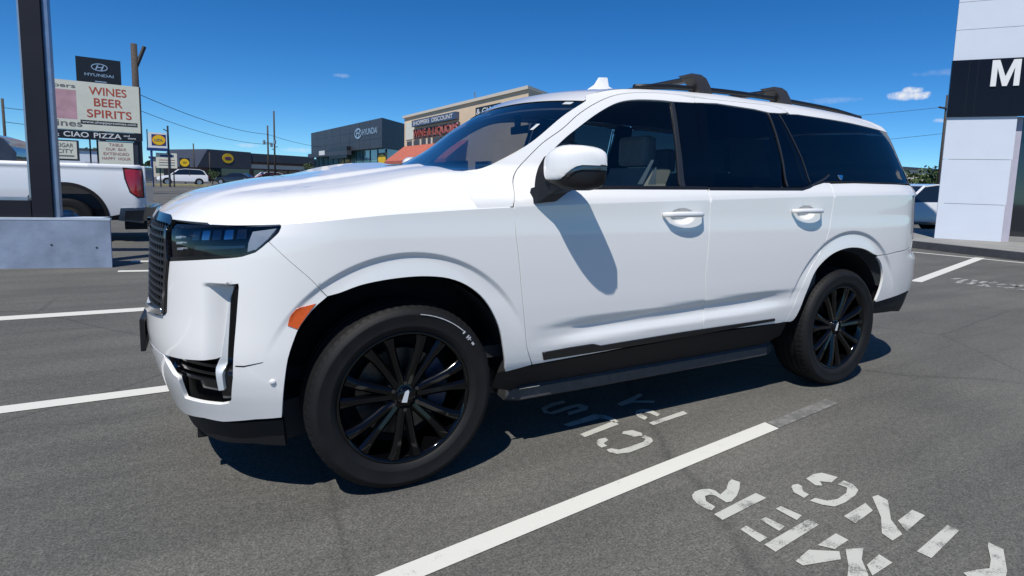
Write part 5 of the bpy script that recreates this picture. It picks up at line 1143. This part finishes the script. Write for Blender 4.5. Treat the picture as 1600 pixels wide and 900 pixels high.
spart('portal_box', mat('portal_black', (.012, .012, .014), .4, var=.2), 11.2, 19.4, 3.7, 5.1, .0, .5); spart('canopy', slate, 11, 31, 4.05, 4.6, .0, .55)
for a in np.arange(.5, 30, 2.6): spart('mullion', steel_dark, a, a+.1, .1, 4.5, -.75, -.55)
SHT = lambda s, m, a, w, z, h: text('lettering', s, m, sb, SH.p(a, z, .06), -SH.d, h=h, w=w)
SH.ring('emblem_ring', silver_m, sb, 8.2, 6.5, 1.35, .62, .14, 0, .05); text('emblem_letter', 'H', silver_m, sb, SH.p(9.0, 6.1, .06), -SH.d, h=.85, w=1.7, shear=.3); SHT('HYUNDAI', silver_m, 6.5, 5.1, 6.2, .68)
spart('white_sign', white_m, 21.3, 24.2, 4.25, 4.85, .56, .6)
pm_ = MB(); yf2 = Face((16.95, 60.9), (23.9, 69.6)); 
SH.part('poster', mat('poster_olive', (.06, .07, .04), .6, var=.2), sb, .1, 2.9, 2.7, 4.1, -.55, -.5); SH.disc('poster_disc', yellow_m, sb, 1.5, 3.4, 1.2, .55, -.5, -.48)
# ---------------------------------------------------------------- gabled discount store far off
gb = thing('gabled_store', 'long low grocery store with a dark gable and round yellow emblem', 'building', (8, 110, 0))
GF = Face((-.3, 107.2), (20, 118)); GF.n = Vector((GF.d.y, -GF.d.x, 0))
def gpart(name, m, a0, a1, z0, z1, k0, k1): return GF.part(name, m, gb, a0, a1, z0, z1, k0, k1)
gpart('wall', mat('store_brick', (.16, .10, .08), .85, var=.2), 0, 21, 0, 3.6, -12, 0)
gm = MB(); gm.add([GF.p(-.9, 2.2, .6), GF.p(.9, 5.2, .6), GF.p(8.3, 5.1, .6), GF.p(8.3, 2.2, .6), GF.p(-.9, 2.2, -12), GF.p(.9, 5.2, -12), GF.p(8.3, 5.1, -12), GF.p(8.3, 2.2, -12)], [(0, 1, 2, 3), (4, 7, 6, 5), (0, 4, 5, 1), (1, 5, 6, 2), (2, 6, 7, 3)]); gm.build('gable_roof', slate, gb)
gpart('entrance', dark_glass, 1.2, 8, 0, 2.15, .01, .5); GF.disc('yellow_disc', yellow_m, gb, 4.2, 3.85, .95, .8, .61, .66); GF.disc('disc_core', blue_m, gb, 4.2, 3.85, .6, .26, .66, .68); text('lettering', 'LIDL', red_m, gb, GF.p(3.72, 3.72, .70), GF.d, h=.28, w=.96)
gpart('roof_edge', slate, 8.3, 21.2, 3.5, 4.95, -12, .5); gpart('soffit_band', cream, 8.35, 21, 2.35, 3.1, .01, .25)
gpart('wood_band', brick_brown, 8.35, 21, 3.1, 3.5, .01, .35)
for k in range(5): gpart('window', dark_glass, 9+2.3*k, 10.9+2.3*k, .6, 2.1, .01, .12)
gw = thing('white_shed', 'low white metal shed joined to the gabled store', 'building', (22, 122, 0)); WF = Face((18.4, 117.2), (27, 121.8)); WF.n = Vector((WF.d.y, -WF.d.x, 0))
WF.part('wall', white_panel, gw, 0, 9.6, 0, 3.1, -10, 0); WF.part('roof_edge', slate, gw, -.1, 9.7, 3.1, 4.6, -10.2, .3)
for k in range(6): WF.part('wall_rib', alu, gw, 1.5*k+.3, 1.5*k+.38, 0, 3.1, .001, .03)
# ---------------------------------------------------------------- greenery
def tree(name, label, x, y, h, r, n=900, seed=1, trunk_h=.45, group=None):
    rnd = random.Random(seed); t = thing(name, label, 'tree', (x, y, 0), group=group)
    m = MB(); m.tube([(x, y, 0), (x+.05*r, y, h*trunk_h), (x, y+.04*r, h*.8)], [r*.08, r*.06, r*.02], 8)
    for k in range(5):
        a = rnd.uniform(0, 6.28); z0 = h*rnd.uniform(.35, .6); m.tube([(x, y, z0), (x+math.cos(a)*r*.7, y+math.sin(a)*r*.7, z0+h*.22)], [r*.035, r*.012], 5)
    m.build('trunk', wood, t)
    c = MB(); cl = [(rnd.gauss(0, .45)*r, rnd.gauss(0, .45)*r, h*(.62+.2*rnd.uniform(-1, 1)), r*rnd.uniform(.28, .5)) for _ in range(16)]
    for k in range(n):
        cx, cy, cz2, cr2 = rnd.choice(cl); v = Vector((rnd.gauss(0, 1), rnd.gauss(0, 1), rnd.gauss(0, 1))).normalized()*cr2*rnd.uniform(.5, 1.05)
        p = Vector((x+cx, y+cy, cz2))+v; s = r*rnd.uniform(.05, .11); q = Vector((rnd.gauss(0, 1), rnd.gauss(0, 1), rnd.gauss(0, 1))).normalized(); w = q.orthogonal().normalized(); u = q.cross(w)
        c.add([p-w*s, p+u*s*.6, p+w*s, p-u*s*.6], [(0, 1, 2, 3)])
    cr = c.build('crown', leaf_m, t, fix=False); cr['kind'] = 'stuff'
    return t
tree('street_tree', 'round green tree behind the pale suv by the white portal', 36.2, 15.4, 3.0, 1.5, 1400, 3)
tree('street_tree', 'small bushy tree beside the glass corner of the dark showroom', 12.6, 82, 3.4, 1.2, 700, 5); tree('street_tree', 'low green shrub tree between the white suv and the dark sedan', 1.0, 74.5, 1.9, .8, 500, 7)
rnd = random.Random(11); wd = MB()
for k in range(2600):
    x_ = rnd.uniform(-180, 260); y_ = 235+rnd.uniform(0, 26)+abs(x_)*.1; z_ = rnd.uniform(0, 1)**.7*(5.0+2.2*math.sin(x_*.13)+1.6*math.sin(x_*.37+1)); s = rnd.uniform(.9, 1.9)
    q = Vector((rnd.gauss(0, 1), rnd.gauss(0, 1), rnd.gauss(0, 1))).normalized(); w = q.orthogonal().normalized(); u = q.cross(w); p = Vector((x_, y_, z_))
    wd.add([p-w*s, p+u*s*.7, p+w*s, p-u*s*.7], [(0, 1, 2, 3)])
o = wd.build('distant_trees', leaf_m, fix=False); o['kind'] = 'stuff'; o['label'] = 'hazy line of far trees along the horizon'; o['category'] = 'trees'
for k, (x_, y_, w_, h_, lb) in enumerate(((-30, 150, 26, 5.2, 'wide low pale warehouse far off at the left'), (-2, 165, 18, 4.4, 'low white warehouse far behind the yellow disc sign'), (120, 60, 30, 6, 'flat roofed pale building far off beyond the white portal'))):
    t = thing('warehouse', lb, 'building', (x_, y_, 0)); m = MB(); m.box(x_-w_/2, x_+w_/2, y_, y_+14, 0, h_); m.build('wall', cream if k else white_panel, t); m = MB(); m.box(x_-w_/2-.3, x_+w_/2+.3, y_-.3, y_+14.3, h_+.002, h_+.45); m.build('roof', slate, t)
    for q in range(6): m = MB(); m.box(x_-w_/2+1+q*w_/6.5, x_-w_/2+2.6+q*w_/6.5, y_-.05, y_-.002, 1.0, 2.6); m.build('window', dark_glass, t)

vg = MB(); vg.prism([(-5.5, 63.5), (6.5, 64.5), (6.5, 66.2), (-5.5, 65.4)], 0, .14); struct(vg.build('verge', mat('dry_verge', (.30, .27, .13), .9, var=.3, scale=2)))
